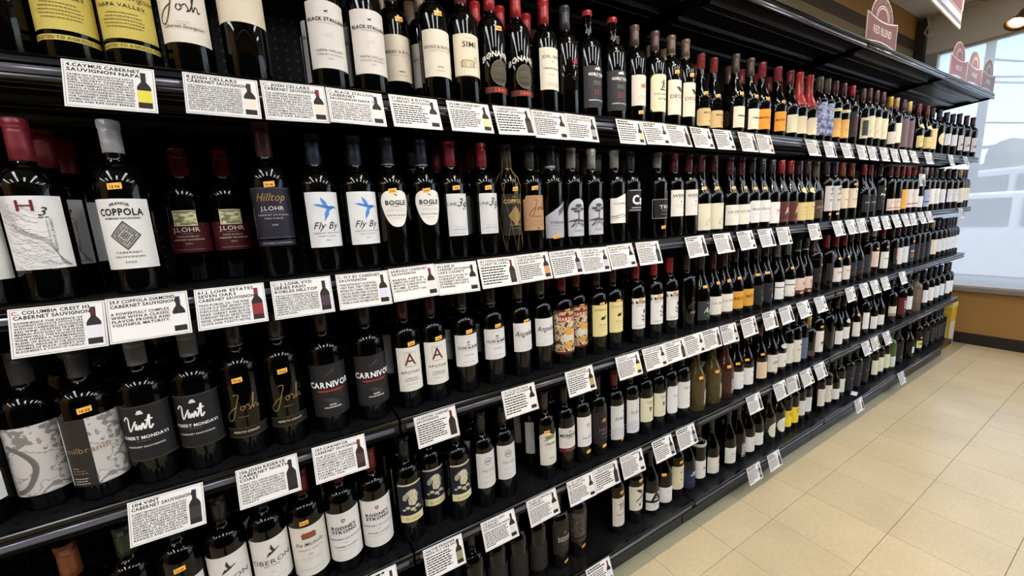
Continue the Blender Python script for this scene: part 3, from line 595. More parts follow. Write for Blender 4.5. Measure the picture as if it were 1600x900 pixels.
T('scriptwhite', 'sloping bottle, white label with grey handwriting', 'p', .303, .0405, cap=('2e2c30', .06, 'f'), labels=[LB(.042, .128, 62, 'e0dfdf', 'round')], items=[('t', 'Acrobat', .096, .010, '6a6a70', 's'), ('d', .076, .03, .0009, GY)], sticker=(.175, -20, '13.99'))
T('jrs', 'sloping bottle with large white label, black capsule', 'p', .302, .041, cap=('2b2a2c', .06, 'f'), labels=[LB(.032, .120, 64, 'e6e3e0')], items=[('t', 'JRE', .085, .008, K), ('d', .072, .03, .001, GY)])
T('redA', 'sloping bottle, brick-red label with white initial', 'p', .303, .041, cap=('93242c', .06, 'f'), labels=[LB(.030, .118, 66, '7c3a34')], items=[('t', 'A', .080, .026, 'd8b8a8', 'r', .9), ('d', .04, .04, .001, 'd8b8a8')])
T('creambadge', 'sloping bottle, yellow-cream label with neck crest', 'p', .302, .041, cap=('54343a', .06, 'f'), labels=[LB(.030, .110, 66, 'd9c486'), LB(.150, .175, 40, 'd9c78e', 'o')], items=[('t', 'FARM', .088, .006, '5a4a28'), ('d', .07, .04, .001, '6a5a38'), ('d', .056, .04, .001, '6a5a38'), ('q', frame(-.04, .04, .033, .107, .0007), '8a7a48')])
T('brownpinot', 'sloping bottle, dull brown label, olive capsule', 'p', .304, .041, cap=('6a664e', .075, 'f'), labels=[LB(.034, .118, 66, '6a5248')], items=[('t', 'ERATH', .085, .010, 'a89a90', 's'), ('d', .07, .03, .001, 'a89a90')])
T('avl', 'grey sketch label with three capitals', cap=('35343a', .06, 'f'), labels=[LB(.050, .165, 66, 'c9c6c6')], items=[('p', 'tree', .142, .040, '6a6666'), ('t', 'AVL', .100, .008, K, 'b', 1.2), ('d', .088, .03, .001, GY), ('d', .075, .04, .001, GY)], sticker=(.035, -12, '9.99'))
T('goldcap', 'cream label with black bird, copper capsule', cap=('8a4a2c', .07, 'f'), labels=[LB(.060, .168, 66, 'd9ccb2')], items=[('p', 'dragonfly', .142, .030, '2a2620', .004), ('t', 'SPARROW', .108, .006, '4a4030'), ('d', .096, .03, .001, GY), ('d', .08, .03, .001, GY)], sticker=(.19, -20, '10.99'))
T('echo', 'black bottle with faint white capitals and crest', 'p', .303, .041, cap=('7c2a32', .06, 'f'), labels=[LB(.03, .13, 66, '25272a')], items=[('t', 'ECHO BAY', .085, .007, 'c8c8c6', 'r', 1.1), ('p', 'shield', .125, .012, 'b0a070'), ('d', .07, .03, .0009, 'a8a8a8')])
T('blacktext', 'tall black bottle printed with white title', cap=('26262a', .065, 'f'), H=.312, labels=[LB(.035, .18, 66, '262729')], items=[('t', 'Poppy', .128, .012, 'e0e0e0', 'b'), ('d', .112, .03, .001, 'b8b8b8'), ('d', .09, .04, .001, '9a9a9a'), ('d', .08, .04, .001, '9a9a9a'), ('q', [ell(.004, .16, .012, .008, 12)], 'c0b080')])
T('pinklow', 'pale pink label with red stripe set low', cap=('6a2a32', .06, 'f'), labels=[LB(.025, .098, 70, 'ddc6bc'), LB(.040, .0435, 70, '8a3a3c')], items=[('t', 'ESTANCIA', .078, .006, '4a3030'), ('d', .066, .04, .001, GY)])
T('ochre', 'narrow ochre-yellow label', cap=('7a2c34', .06, 'f'), labels=[LB(.03, .155, 60, 'd8a548')], items=[('d', .12, .03, .0014, '6a4a20'), ('d', .08, .03, .0014, '6a4a20')])
T('redband', 'white label with red picture bands', cap=('8c202c', .06, 'f'), labels=[LB(.035, .155, 64, 'd9cfcc')], items=[('p', 'horse', .12, .026, '8a4a40'), ('q', [rect(-.04, .04, .056, .062)], '9a3a34'), ('d', .08, .03, .0012, GY)])
T('whitelow', 'white label set low on a dark bottle', cap=('7a262e', .06, 'f'), labels=[LB(.03, .105, 64, 'd6d6da')], items=[('d', .08, .03, .0014, GY), ('d', .06, .03, .001, GY)])
T('bluelab', 'blue and silver picture label', cap=('9a9aa2', .055, 'f'), labels=[LB(.03, .15, 66, '9aa8c8')], items=[('p', 'swoosh', .11, .03, '3a5a9a'), ('q', [rect(-.04, .04, .06, .07)], '3a4a8a')], sticker=(.035, -10, '9.99'))
T('plainwhite', 'plain white label with fine dark print', cap=('3a2428', .06, 'f'), labels=[LB(.045, .155, 66, 'deddda')], items=[('t', 'CASA', .115, .006, K), ('d', .10, .034, .001, GY), ('d', .085, .034, .001, GY)])
T('plainwhitek', 'plain white label bottle with black capsule', cap=('242428', .06, 'f'), labels=[LB(.05, .15, 66, 'd9d8dc')], items=[('t', 'DREAM', .11, .006, '5a5a66'), ('d', .098, .034, .001, GY)])
T('creamtall', 'cream label bottle with tan capsule', cap=('b89a6c', .06, 'f'), labels=[LB(.04, .155, 66, 'e0dac8')], items=[('d', .12, .034, .0014, GY), ('d', .10, .034, .001, GY), ('d', .07, .034, .001, GY)])
T('creamdark', 'cream label bottle with maroon capsule', cap=('4a2024', .06, 'f'), labels=[LB(.055, .155, 66, 'd8d2bc')], items=[('d', .12, .034, .0014, GY), ('d', .10, .034, .001, GY)])
# --- top row far
T('framed', 'black and cream framed picture label', cap=('4a4040', .06, 'f'), labels=[LB(.04, .15, 64, 'cfc7a8')], items=[('q', [rect(-.032, .032, .055, .135)], '3a3a38')])
T('diagcream', 'pale cream label with diagonal script', cap=('5a3238', .06, 'f'), H=.315, labels=[LB(.05, .165, 66, 'dcd6ba')], items=[('q', stroke([(-.03, .08), (.03, .15)], .0012), '8a8460'), ('q', stroke([(-.03, .075), (.03, .14)], .0008), '8a8460'), ('d', .07, .03, .001, GY)])
T('yellowcap', 'sloping bottle with grey label and yellow capsule', 'p', .305, .041, cap=('c9a43a', .06, 'f'), labels=[LB(.03, .10, 66, 'c8c0bc')], items=[('t', '2020', .06, .008, '6a5a58'), ('d', .045, .04, .001, GY)])
T('plum', 'bottle covered in plum printed lettering', cap=('58303a', .06, 'f'), labels=[LB(.02, .19, 80, '6a4a54', 'r', 'plumtext')])
T('plumgold', 'plum lettered bottle with gold capsule', cap=('d8c07a', .06, 'f'), labels=[LB(.02, .185, 80, '6a4a54', 'r', 'plumtext')])
T('conundrum', 'sloping bottle, gold-cream framed label and neck label', 'p', .31, .042, cap=('6a262e', .07, 'f'), labels=[LB(.03, .105, 66, 'd9c888'), LB(.150, .180, 46, 'e2d49a', 'shieldy')], items=[('q', frame(-.04, .04, .034, .101, .0012), '5a4a28'), ('t', 'CONUNDRUM', .068, .005, '5a4a28'), ('d', .056, .03, .001, GY)])
T('tallorange', 'tall pale orange label', cap=('3a3034', .06, 'f'), labels=[LB(.03, .165, 66, 'e8c690')], items=[('q', [ell(.0, .14, .006, .006, 12)], 'c06a30'), ('d', .09, .03, .0012, GY)])
T('oval', 'oval cream label', cap=('2a3040', .06, 'f'), labels=[LB(.06, .15, 62, 'dfd3ac', 'o')], items=[('t', 'DAZANTE', .105, .005, '4a4438'), ('d', .094, .03, .001, GY)])
T('whitenavy', 'white label with navy capsule', cap=('2a3040', .06, 'f'), labels=[LB(.07, .15, 66, 'd9dae0')], items=[('d', .13, .04, .0018, GY), ('d', .115, .036, .0012, GY), ('d', .10, .036, .0012, GY)])
T('tallplum', 'tall bottle with grey-white picture label', cap=('4a2c34', .07, 'f'), H=.32, labels=[LB(.045, .155, 66, 'cfc8ca')], items=[('d', .13, .04, .002, '5a5056'), ('p', 'hill', .09, .06, '7a7074'), ('d', .06, .036, .0012, GY)])
# --- third row
T('milbrandt', 'big bottle, map-pattern label with brown side panel', r=.0415, H=.30, cap=('4b4743', .062, 's'), labels=[LB(.044, .158, 78, 'cfccc8', 'r', 'map'), LB(.0441, .1581, 30, '3d3835', 'r', None, -31)],
  items=[('t', 'milbrandt', .1065, .0082, 'gold', 'r', 1.05, -.004), ('d', .076, .010, .0012, 'c8c4c0', -.030), ('d', .0715, .02, .0016, 'gold', -.026), ('d', .067, .022, .0016, 'gold', -.025), ('d', .058, .022, .0014, 'c8c4c0', -.025), ('d', .0535, .018, .0014, 'c8c4c0', -.026), ('d', .049, .022, .0014, 'c8c4c0', -.025)], sticker=(.182, 4, '16.99'))
T('milgrey', 'big bottle with all-over grey map label', r=.0415, H=.30, cap=('4b4743', .062, 's'), labels=[LB(.044, .158, 78, 'cfccc8', 'r', 'map')], items=[('q', stroke(curve_pts([(-.03, .13), (-.01, .115), (.0, .09), (-.012, .06), (-.03, .05)]), .007), '6a6460')])
T('whitesketch', 'white sketched label at the frame edge', r=.0415, H=.30, labels=[LB(.044, .158, 78, 'd9d7d3')], items=[('d', .10, .06, .0008, GY), ('d', .06, .06, .0008, GY), ('t', 'WINERY', .11, .004, K, 'r', 1, .03)])
T('vint', 'black label with white brush script, white-grey screw cap', r=.0405, H=.300, cap=('b5b2ae', .058, 's'), labels=[LB(.050, .142, 74, '2a292b')],
  items=[('q', vscript(-.003, .113, .024), 'eceae6'), ('q', [ell(.002, .1315, .0035, .003, 10), rect(-.0025, .0065, .128, .1305)], 'd8d6d2'), ('t', 'ROBERT MONDAVI', .090, .0045, 'e4e2de', 'b', .95), ('d', .084, .02, .0006, '8a8884'), ('t', 'CABERNET SAUVIGNON', .0745, .0025, 'd0cecb', 'b', 1.15), ('q', [rect(-.048, .048, .140, .1406), rect(-.048, .048, .0512, .0518)], '5c5a5a')])
T('joshres', 'black bottle with gold script on bare glass', r=.039, H=.306, cap=('29282a', .056, 'f'), neck=(.246, .2505, '6a6664'), labels=[LB(.066, .084, 66, '262424')],
  items=[('q', jscript(0, .120, .030, .038), 'gold'), ('t', 'CELLARS', .1035, .002, 'gold', 'r', 1.2), ('t', 'NORTH COAST', .076, .0030, 'c8b890', 'b', 1.1), ('q', [rect(-.04, .04, .0835, .0840), rect(-.04, .04, .0662, .0667)], '6a5a40')], sticker=(.178, -2, '19.99'))
T('carnivor', 'charcoal label with bold white title, red underline', r=.0408, H=.308, cap=('33222a', .062, 'f'), labels=[LB(.050, .150, 74, '2f2e31')],
  items=[('p', EMB['swoosh'], .135, .018, '3e3d40'), ('p', EMB['leaf'], .078, .03, '39383b'), ('t', 'CARNIVOR', .112, .0102, 'efece8', 'b', .88), ('t', 'CABERNET SAUVIGNON', .1005, .0026, 'c24038', 'b', 1.1), ('q', [rect(-.022, .022, .0985, .0990)], 'c24038'), ('t', '2020', .073, .0024, 'efece8', 'b', 1.6), ('t', 'CALIFORNIA', .068, .0024, 'efece8', 'b', 1.4)])
T('apothic', 'white label with large serif initial in ornament', r=.0368, cap=('4a1f26', .062, 'f'), labels=[LB(.050, .150, 58, 'dfdcd2')],
  items=[('t', 'A', .1235, .0235, '5a2a26', 'r', .95), ('q', frame(-.0125, .0125, .106, .140, .0005), '9a8a80'), ('d', .138, .022, .0008, '9a8a80'), ('d', .107, .024, .0008, '9a8a80'), ('t', 'APOTHIC', .0935, .0058, '4a3a36', 'r', 1.1), ('t', 'CABERNET', .0795, .0030, '4a3a36', 'r', 1.1), ('t', 'SAUVIGNON', .0745, .0030, '4a3a36', 'r', 1.1), ('d', .066, .03, .0008, GY)], sticker=(.180, 10, '9.99'))
T('clos', 'white shield label with bold three-word title', r=.0372, cap=('2c2426', .062, 'f'), neck=(.243, .246, 'b09a70'), labels=[LB(.068, .152, 62, 'dcdad8')],
  items=[('d', .146, .030, .0008, GY), ('p', 'tree', .130, .012, '4a4a46'), ('t', 'CLOS du BOIS', .1185, .0060, K, 'b', .9), ('d', .111, .04, .001, GY), ('t', 'CALIFORNIA', .0985, .0026, K, 'r', 1.1), ('d', .080, .03, .0008, GY), ('q', frame(-.037, .037, .070, .150, .0004), 'a8a6a4')], sticker=(.181, 8, '9.99'))
T('angeline', 'white label with flowing black script', r=.0375, cap=('5a544c', .06, 'f'), labels=[LB(.062, .150, 64, 'dcdad7')],
  items=[('t', 'Angeline', .118, .0140, '2a2826', 's', .80), ('d', .098, .04, .0007, GY), ('d', .082, .03, .0007, GY), ('d', .076, .03, .0007, GY), ('q', [rect(-.04, .04, .070, .0704)], GY)], sticker=(.177, 4, '10.99'))
T('bear', 'wrapped in a colourful circus picture, red edges', r=.038, cap=('7e2024', .06, 'f'), labels=[LB(.040, .160, 80, 'c8c0a0', 'r', 'carnival'), LB(.1601, .166, 80, '8a2c30'), LB(.034, .0401, 80, '8a2c30')],
  items=[('q', [[(-.034, .128), (-.028, .150), (.028, .150), (.034, .128), (.0, .134)]], '8a2a2c'), ('t', 'BEARSKULL', .139, .0088, 'e6d8b8', 'b', .85), ('q', [ell(0, .100, .012, .012, 14)], 'd09a3c'), ('q', [[(-.024, .072), (.024, .072), (.02, .090), (-.02, .090)]], 'c9c4b4'), ('q', [ell(0, .060, .014, .008, 12)], 'c8963c')], sticker=(.184, -4, '14.99'))
T('duckhorn', 'cream-yellow label with small dark duck', r=.0375, cap=('3f2226', .06, 'f'), labels=[LB(.052, .152, 60, 'dccf92')],
  items=[('t', 'DUCKHORN', .1365, .0050, '8a7a40', 'r', 1.15), ('p', 'duck', .112, .020, '2e2a20'), ('t', 'Napa Valley', .089, .0040, '6a5a30', 's', .9), ('d', .080, .04, .0009, '8a7a50'), ('d', .070, .016, .0009, '8a7a50'), ('q', frame(-.036, .036, .054, .150, .0004), 'b0a060')], sticker=(.182, -6, '39.99'))
T('bonterra', 'white label with bird on a plant, bright red capsule', r=.0372, cap=('a31f28', .060, 'f'), labels=[LB(.050, .150, 58, 'dddbd9')],
  items=[('t', 'B', .1365, .0078, K, 'b', .9, -.026), ('q', [ell(-.0180, .1375, .0034, .0042, 12), rect(-.0186, -.0174, .131, .136)], K), ('t', 'NTERRA', .1365, .0078, K, 'b', .85, .004), ('t', 'CABERNET', .1255, .003, '5a5856', 'r', 1.2, -.005), ('p', 'flower', .092, .040, '3a3836', .006), ('q', [[(.004, .108), (.012, .116), (.016, .106), (.010, .098)]], '8a2a28'), ('t', 'ORGANIC GRAPES', .0605, .003, K, 'r', 1.1)], sticker=(.170, -6, '13.99'))
T('joshdark', 'black bottle with dark pink script and low tag', r=.0385, cap=('3c2c2e', .06, 'f'), items=[('q', jscript(.004, .110, .030), '6a4846'), ('q', [rect(-.016, .022, .064, .076)], '7a5048'), ('q', [rect(-.0148, .0208, .0652, .0748)], '3c2826'), ('t', 'LEGACY', .070, .0032, 'c8a89a', 'b', 1.1, .006)])
T('greenlab', 'sloping bottle, slate-green label with white script', 'p', .303, .0405, cap=('2c302e', .065, 'f'), labels=[LB(.040, .112, 64, '48504c')], items=[('t', 'AVIARY', .104, .003, 'c8ccc8'), ('t', 'Ac', .078, .018, 'd8dcd8', 's', .9), ('d', .056, .02, .001, 'b8bcb8')], sticker=(.165, -20, '15.99'))
T('lacremared', 'sloping bottle, cream label above maroon stripe', 'p', .303, .041, cap=('501c24', .07, 'f'), labels=[LB(.046, .116, 66, 'dedad0'), LB(.041, .046, 66, '5a2430')], items=[('t', 'LA CREMA', .090, .0068, '2c2a28', 'r', 1.15), ('d', .062, .034, .0009, GY)], sticker=(.170, -8, '19.99'))
T('mera', 'sloping bottle with orange-gold label', 'p', .303, .041, cap=('1f1d20', .06, 'f'), labels=[LB(.050, .118, 66, 'd19a3a')], items=[('t', 'MERA', .090, .0125, '7a4a14', 'r', 1.1), ('d', .072, .03, .001, '8a5a20')], sticker=(.172, -10, '12.99'))
T('blackc', 'sloping black-label bottle with small white C', 'p', .305, .041, cap=('1c1c20', .06, 'f'), labels=[LB(.044, .125, 66, '2b2b2e')], items=[('t', 'C', .066, .012, 'd8d8d6', 'r', 1, .006), ('d', .098, .03, .0009, '8a8a8a')], sticker=(.168, -34, '17.99'))
T('stripewhite', 'sloping bottle, white label divided by dark stripe', 'p', .303, .041, cap=('5a5c62', .07, 'f'), labels=[LB(.034, .086, 66, 'dcdbd9'), LB(.090, .112, 66, 'dcdbd9')], items=[('p', 'leaf', .066, .024, '4a4a4c', .008), ('t', 'CALERA', .048, .004, K), ('q', [ell(.012, .102, .007, .006, 12)], '6a6a6c')], sticker=(.168, -14, '13.99'))
T('pinkbc', 'sloping bottle, pale pink label with thin capitals', 'p', .303, .041, cap=('23232a', .055, 'f'), neck=(.243, .25, 'b9b4a8'), labels=[LB(.052, .110, 66, 'dabfb4'), LB(.034, .052, 66, '7a4840')], items=[('t', 'BC', .085, .0125, '6a3a34', 'r', .9, .004), ('d', .064, .034, .001, '8a5a50')], sticker=(.026, -14, '10.99'))
T('netted', 'large black bottle wrapped in paper at the neck', r=.044, H=.315, cap=('352220', .13, 'f'), labels=[LB(.06, .14, 60, '241f20')], items=[('t', 'CROWN', .10, .006, '8a6a5a'), ('q', [rect(-.004, .012, .15, .16)], 'c0b8a8')])
T('redcapdark', 'dark bottle with bright red capsule and dim red panel', r=.042, cap=('9c1e28', .07, 'f'), labels=[LB(.05, .15, 60, '2a2224')], items=[('d', .12, .034, .001, '9a7a70'), ('q', [rect(.004, .03, .06, .12)], '5a2626')])
T('redtext', 'white label with red title', 'p', .302, .041, cap=('8a1e28', .07, 'f'), labels=[LB(.03, .112, 64, 'dcd6d0')], items=[('t', 'ROBLE', .085, .009, 'a83a34', 'b'), ('d', .07, .034, .001, GY), ('d', .05, .034, .001, GY)], sticker=(.165, -14, '9.99'))
T('darkpinot', 'sloping dark bottle with dim charcoal label', 'p', .303, .041, cap=('2a2024', .06, 'f'), labels=[LB(.04, .125, 64, '2f2d30')], items=[('t', 'NOIR', .09, .006, '8a8482'), ('q', [rect(-.03, .03, .06, .064)], '6a3a34')])
T('greygrad', 'dark bottle with grey-teal gradient label', cap=('2c2c30', .06, 'f'), labels=[LB(.035, .15, 66, '3c4244')], items=[('t', '4', .09, .014, 'a8acac'), ('d', .06, .03, .001, 'a8acac')])
T('pinklab', 'pale pink label bottle with grey-pink capsule', cap=('a89a94', .05, 'f'), labels=[LB(.06, .16, 66, 'd9c0b6')], items=[('d', .13, .04, .002, '8a6a64'), ('d', .11, .034, .001, '8a6a64')], sticker=(.178, -16, '9.99'))
T('twoflags', 'white label with two small dark figures', r=.041, cap=('7a1e2c', .06, 'f'), labels=[LB(.035, .145, 70, 'dcdad6')], items=[('t', 'AA', .13, .008, K, 's', .7), ('t', 'BRANDVLEI', .10, .006, K, 'b'), ('d', .085, .04, .001, GY), ('d', .06, .04, .001, GY)], sticker=(.178, -16, '12.99'))
T('pinksquare', 'dark bottle with pink square label patch', r=.041, cap=('2a2024', .06, 'f'), labels=[LB(.045, .155, 40, '2a2226', 'r', None, -10)], items=[('q', [rect(-.012, .014, .075, .155)], 'c98e8c'), ('q', [rect(-.010, .012, .10, .13)], 'b04a50')])
T('letterA', 'white label with a large grey A', cap=('5a1e2a', .06, 'f'), labels=[LB(.035, .150, 66, 'd6d8dc')], items=[('t', 'A', .125, .020, '4a4c52', 'r', .8), ('d', .09, .034, .0014, GY), ('d', .08, .034, .0014, GY), ('d', .06, .034, .001, GY)])
T('bluegold', 'blue, gold and rust patterned label', cap=('26304a', .06, 'f'), labels=[LB(.03, .155, 66, '3e4a6a')], items=[('q', [rect(-.03, .03, .06, .09)], '8a5a3c'), ('q', [rect(-.03, .03, .10, .115)], 'b0a078')], sticker=(.178, -14, '12.99'))
T('tallblack', 'tall black bottle with faint grey print', H=.31, cap=('27272c', .065, 'f'), labels=[LB(.03, .15, 66, '2a2b2f')], items=[('d', .11, .03, .0012, '8a8a90'), ('d', .095, .03, .001, '8a8a90')])
T('whiteblue', 'white label bottle with dark blue capsule', cap=('2a2a44', .06, 'f'), labels=[LB(.05, .15, 66, 'd4d7dc')], items=[('d', .12, .034, .0014, GY), ('d', .10, .034, .001, GY)])
# --- fourth row
T('copper', 'black bottle with copper capsule at the frame bottom', r=.04, cap=('8c4a28', .07, 'f'), labels=[LB(.04, .13, 66, '6a3a4a')])
T('olivecap', 'black bottle with olive capsule and orange price sticker', cap=('2f3a26', .065, 'f'), labels=[LB(.04, .13, 66, 'd8d6d2')], sticker=(.186, 10, '16.49'))
T('blankwhite', 'white label bottle with black capsule, orange sticker', r=.0385, cap=('231e1e', .06, 'f'), labels=[LB(.045, .152, 66, 'dcdad7')], items=[('d', .10, .04, .001, GY)], sticker=(.184, 6, '12.49'))
T('oberon', 'white label with dark flying bird', r=.040, cap=('262022', .06, 'f'), labels=[LB(.050, .160, 74, 'dedad5')],
  items=[('p', 'heron', .133, .030, '3c3a34', .004), ('t', 'OBERON', .1065, .0095, '4a4640', 'r', 1.2), ('t', 'Napa County', .0975, .0035, '4a4640', 's'), ('t', '2021', .082, .0022, GY, 'r', 1.3), ('d', .066, .05, .0008, GY), ('q', [rect(-.046, .046, .057, .0574)], GY)])
T('chateau', 'white label with brick-red building sketch and script', r=.0405, cap=('7c1c28', .06, 'f'), labels=[LB(.050, .158, 74, 'd9d5cb')],
  items=[('p', 'house', .138, .026, '8a4a34', .0), ('d', .1335, .024, .0016, '5a3a2c'), ('t', 'Ste Michelle', .121, .0070, '3a2c28', 's', .9), ('t', 'INDIAN WELLS', .1085, .0030, '6a5a52', 'r', 1.3), ('t', '2021', .0985, .003, '6a5a52'), ('d', .0905, .04, .0006, GY), ('d', .086, .04, .0006, GY), ('d', .065, .05, .0008, GY)], sticker=(.184, -8, '16.49'))
T('rodney', 'white label with small red crest and two-line title', r=.040, cap=('7a1c26', .062, 'f'), labels=[LB(.048, .156, 72, 'dcd9d6')],
  items=[('p', 'shield', .1385, .009, '7a2a34'), ('p', 'sun', .139, .0055, 'dcc8c4'), ('t', 'RODNEY', .1235, .0062, '2e2a30', 'b', 1.15), ('t', 'STRONG', .1145, .0062, '2e2a30', 'b', 1.15), ('t', 'CABERNET SAUVIGNON', .0985, .0030, '4a4648', 'r', 1.3), ('t', '2020', .090, .0020, GY, 'r', 1.4), ('t', 'SONOMA COUNTY', .081, .0026, '7a3a3c', 'b', 1.3), ('d', .074, .04, .0008, GY)])
def sketch():
    rr = random.Random(11); a = []; b_ = []
    a += [ell(.04, .30, .17, .15, 14), [(-.30, .22), (-.12, .40), (-.04, .24), (-.22, .02), (-.32, .06)], [(.16, .34), (.28, .20), (.24, .02), (.16, .14)], [(-.06, .20), (.18, .18), (.24, -.06), (.10, -.22), (-.10, -.16), (-.12, .04)]]
    for cx, cy, r_ in ((-.16, -.28, .09), (.02, -.36, .10), (.20, -.30, .09), (.32, -.38, .06), (-.30, -.36, .06), (.10, -.46, .05)): a.append(ell(cx, cy, r_, r_*.7, 9))
    b_ += [ell(-.02, .31, .035, .04, 8), ell(.10, .30, .035, .04, 8), [(-.02, .20), (.08, .20), (.03, .16)]]
    for k in range(16): x, y = rr.uniform(-.14, .2), rr.uniform(-.2, .16); b_ += stroke([(x, y), (x+rr.uniform(.03, .09), y+rr.uniform(-.04, .04))], .012)
    for k in range(10): x, y = rr.uniform(-.3, .3), rr.uniform(-.45, -.24); b_ += stroke([(x, y), (x+rr.uniform(.02, .06), y+rr.uniform(-.02, .02))], .010)
    return a, b_
SKETCH = sketch()
T('prisoner', 'navy picture label with pale sketched figure, cream frame', r=.0385, cap=('1f1d24', .062, 'f'), labels=[LB(.048, .152, 52, 'd8cf9e')],
  items=[('q', [rect(-.0315, .0315, .068, .148)], '1d1f2e'), ('p', SKETCH[0], .107, .066, 'cfc6a8'), ('p', SKETCH[1], .107, .066, '26262c'), ('t', 'The Vintner', .0575, .0050, '8a7a50', 's', .9)])
T('stagsleap', 'narrow white label with grey wreath emblem and script', r=.0365, cap=('2c2426', .06, 'f'), labels=[LB(.055, .150, 58, 'cfcdcb')],
  items=[('q', ring(0, .127, .0095, .0105, .0024, 16), '8a8886'), ('p', 'horse', .127, .012, '6a6866'), ('t', 'Stag Leap', .1035, .0058, '6a6866', 's', .85), ('d', .084, .03, .0009, GY), ('d', .070, .03, .0008, GY)])
T('souverain', 'cream-white label with green and gold villa', r=.0368, cap=('4a3630', .062, 'f'), labels=[LB(.055, .150, 64, 'd6d3c8', 'wave')],
  items=[('p', 'house', .134, .024, '8a7a3c'), ('p', 'tree', .133, .014, '4a5a34', -.014), ('t', 'Chateau', .117, .0072, '3a382e', 's', .85), ('d', .106, .03, .0008, GY), ('d', .101, .03, .0008, GY), ('t', '2020', .075, .005, '6a685c', 's'), ('d', .064, .03, .0009, GY)], sticker=(.175, -22, '22.99'))
T('mondavi', 'white label with bold title and red bottom band', r=.0368, cap=('2b2426', .06, 'f'), labels=[LB(.066, .146, 64, 'd4d0ca'), LB(.0661, .079, 64, '7c2026')],
  items=[('t', 'CK', .1345, .0046, K, 'b'), ('t', 'MONDAVI', .1215, .0090, K, 'b', .9), ('t', 'Cabernet', .1125, .0034, '4a4846', 's'), ('d', .100, .034, .001, GY), ('d', .092, .034, .0008, GY), ('d', .0725, .034, .001, 'd4b0a8')])
T('flowerseal', 'white label with pale brown flower seal', r=.0368, cap=('2a2628', .06, 'f'), labels=[LB(.068, .148, 64, 'dcd8d6')], items=[('p', 'sun', .125, .0145, '9a8474'), ('q', [ell(0, .125, .0035, .0035, 12)], 'dcd8d6'), ('t', 'Cloud Break', .092, .0058, '3a3836', 's', .8), ('d', .079, .02, .0008, GY)], sticker=(.042, 2, '12.99'))
T('hess', 'dark purple label with gold lion emblem', r=.0372, cap=('241c20', .06, 'f'), labels=[LB(.052, .150, 66, '2c1f2c')], items=[('p', 'horse', .122, .018, 'b08a4a'), ('p', 'sun', .126, .009, 'b08a4a'), ('t', 'HESS', .0945, .0088, '7a5a5c', 'r', 1.15), ('t', 'SELECT', .082, .0026, 'b89a98', 'b', 1.3), ('d', .070, .03, .0008, '9a7a7c')], sticker=(.038, 2, '12.99'))
T('daou', 'white label with grey misty hills and spaced title', r=.0375, cap=('7a2024', .064, 'f'), labels=[LB(.056, .150, 64, 'cfcfcd')], items=[('p', 'grapes', .130, .011, '3a3a40', .012), ('t', 'DAOU', .1145, .0082, '4a4a50', 'r', 1.25, .004), ('q', [[(-.034, .085), (-.01, .092), (.012, .086), (.034, .094), (.034, .060), (-.034, .060)]], 'bcbec2'), ('q', stroke([(-.04, .079), (-.01, .083), (.041, .077)], .0012), '9a9ca2'), ('q', stroke([(-.04, .069), (0, .073), (.041, .067)], .0012), '9a9ca2')], sticker=(.034, 14, '21.99'))
T('cakebread', 'cream label with dark grape cluster', r=.0372, cap=('2c2426', .06, 'f'), labels=[LB(.060, .146, 64, 'd9d2b6')], items=[('t', 'Cakebread', .134, .0050, '4a4638', 'r', .9), ('t', 'Cellars', .127, .0046, '4a4638', 'r', .9), ('p', 'grapes', .104, .022, '4a4a44'), ('t', '2021', .084, .002, GY), ('d', .076, .03, .0009, GY), ('q', [rect(-.036, .036, .066, .0664)], 'a09a80')])
T('roundcorner', 'white round-cornered label, black bottle', r=.037, cap=('262226', .06, 'f'), labels=[LB(.055, .150, 58, 'd9d7dc', 'round')], items=[('t', 'TOP', .115, .007, '4a4a70'), ('d', .09, .024, .0008, GY)])
T('tiptop', 'broad white label with small boat mark', r=.039, cap=('262226', .06, 'f'), labels=[LB(.048, .146, 66, 'dbd9d6', 'round')], items=[('t', 'Figata', .125, .0078, '4a4848', 's'), ('p', 'leaf', .098, .014, '3a3a3a', .014), ('d', .080, .028, .001, GY)])
T('oakclear', 'clear bottle of pale wine with stacked-letter label', 'p', .300, .042, M_CLEAR, cap=('5a5046', .05, 'f'), labels=[LB(.024, .100, 20, '58523a')], items=[('q', frame(-.0135, .0135, .026, .098, .001), 'd8d4c0'), ('t', 'UN', .084, .014, 'd8d4c0', 'b', .75), ('t', 'ER', .064, .014, 'd8d4c0', 'b', .75), ('t', 'OC', .044, .014, 'd8d4c0', 'b', .75)], sticker=(.155, -40, '13.99'))
T('oakrose', 'rose-brown bottle with plum stacked-letter label', 'p', .300, .042, M_ROSE, cap=('4a3038', .05, 'f'), labels=[LB(.024, .100, 24, '5a2c44')], items=[('q', frame(-.0155, .0155, .026, .098, .001), 'd8ccd0'), ('t', 'UN', .084, .014, 'd8ccd0', 'b', .8), ('t', 'ER', .064, .014, 'd8ccd0', 'b', .8), ('t', 'OC', .044, .014, 'd8ccd0', 'b', .8)], sticker=(.155, -40, '13.99'))
T('pinotbird', 'sloping bottle, white label with grey bird mark', 'p', .300, .041, cap=('282428', .06, 'f'), labels=[LB(.036, .118, 66, 'd9d9d6')], items=[('p', 'leaf', .092, .022, '5a5c5a', .010), ('t', 'ROBIN', .068, .004, K), ('d', .05, .03, .001, GY)], sticker=(.150, -42, '14.99'))
T('tanpinot', 'sloping bottle with tan-cream label', 'p', .300, .041, cap=('5c2a30', .06, 'f'), labels=[LB(.036, .118, 66, 'd9c3a0')], items=[('d', .09, .03, .001, '8a7a5a'), ('d', .05, .03, .001, '8a7a5a')], sticker=(.150, -30, '14.99'))
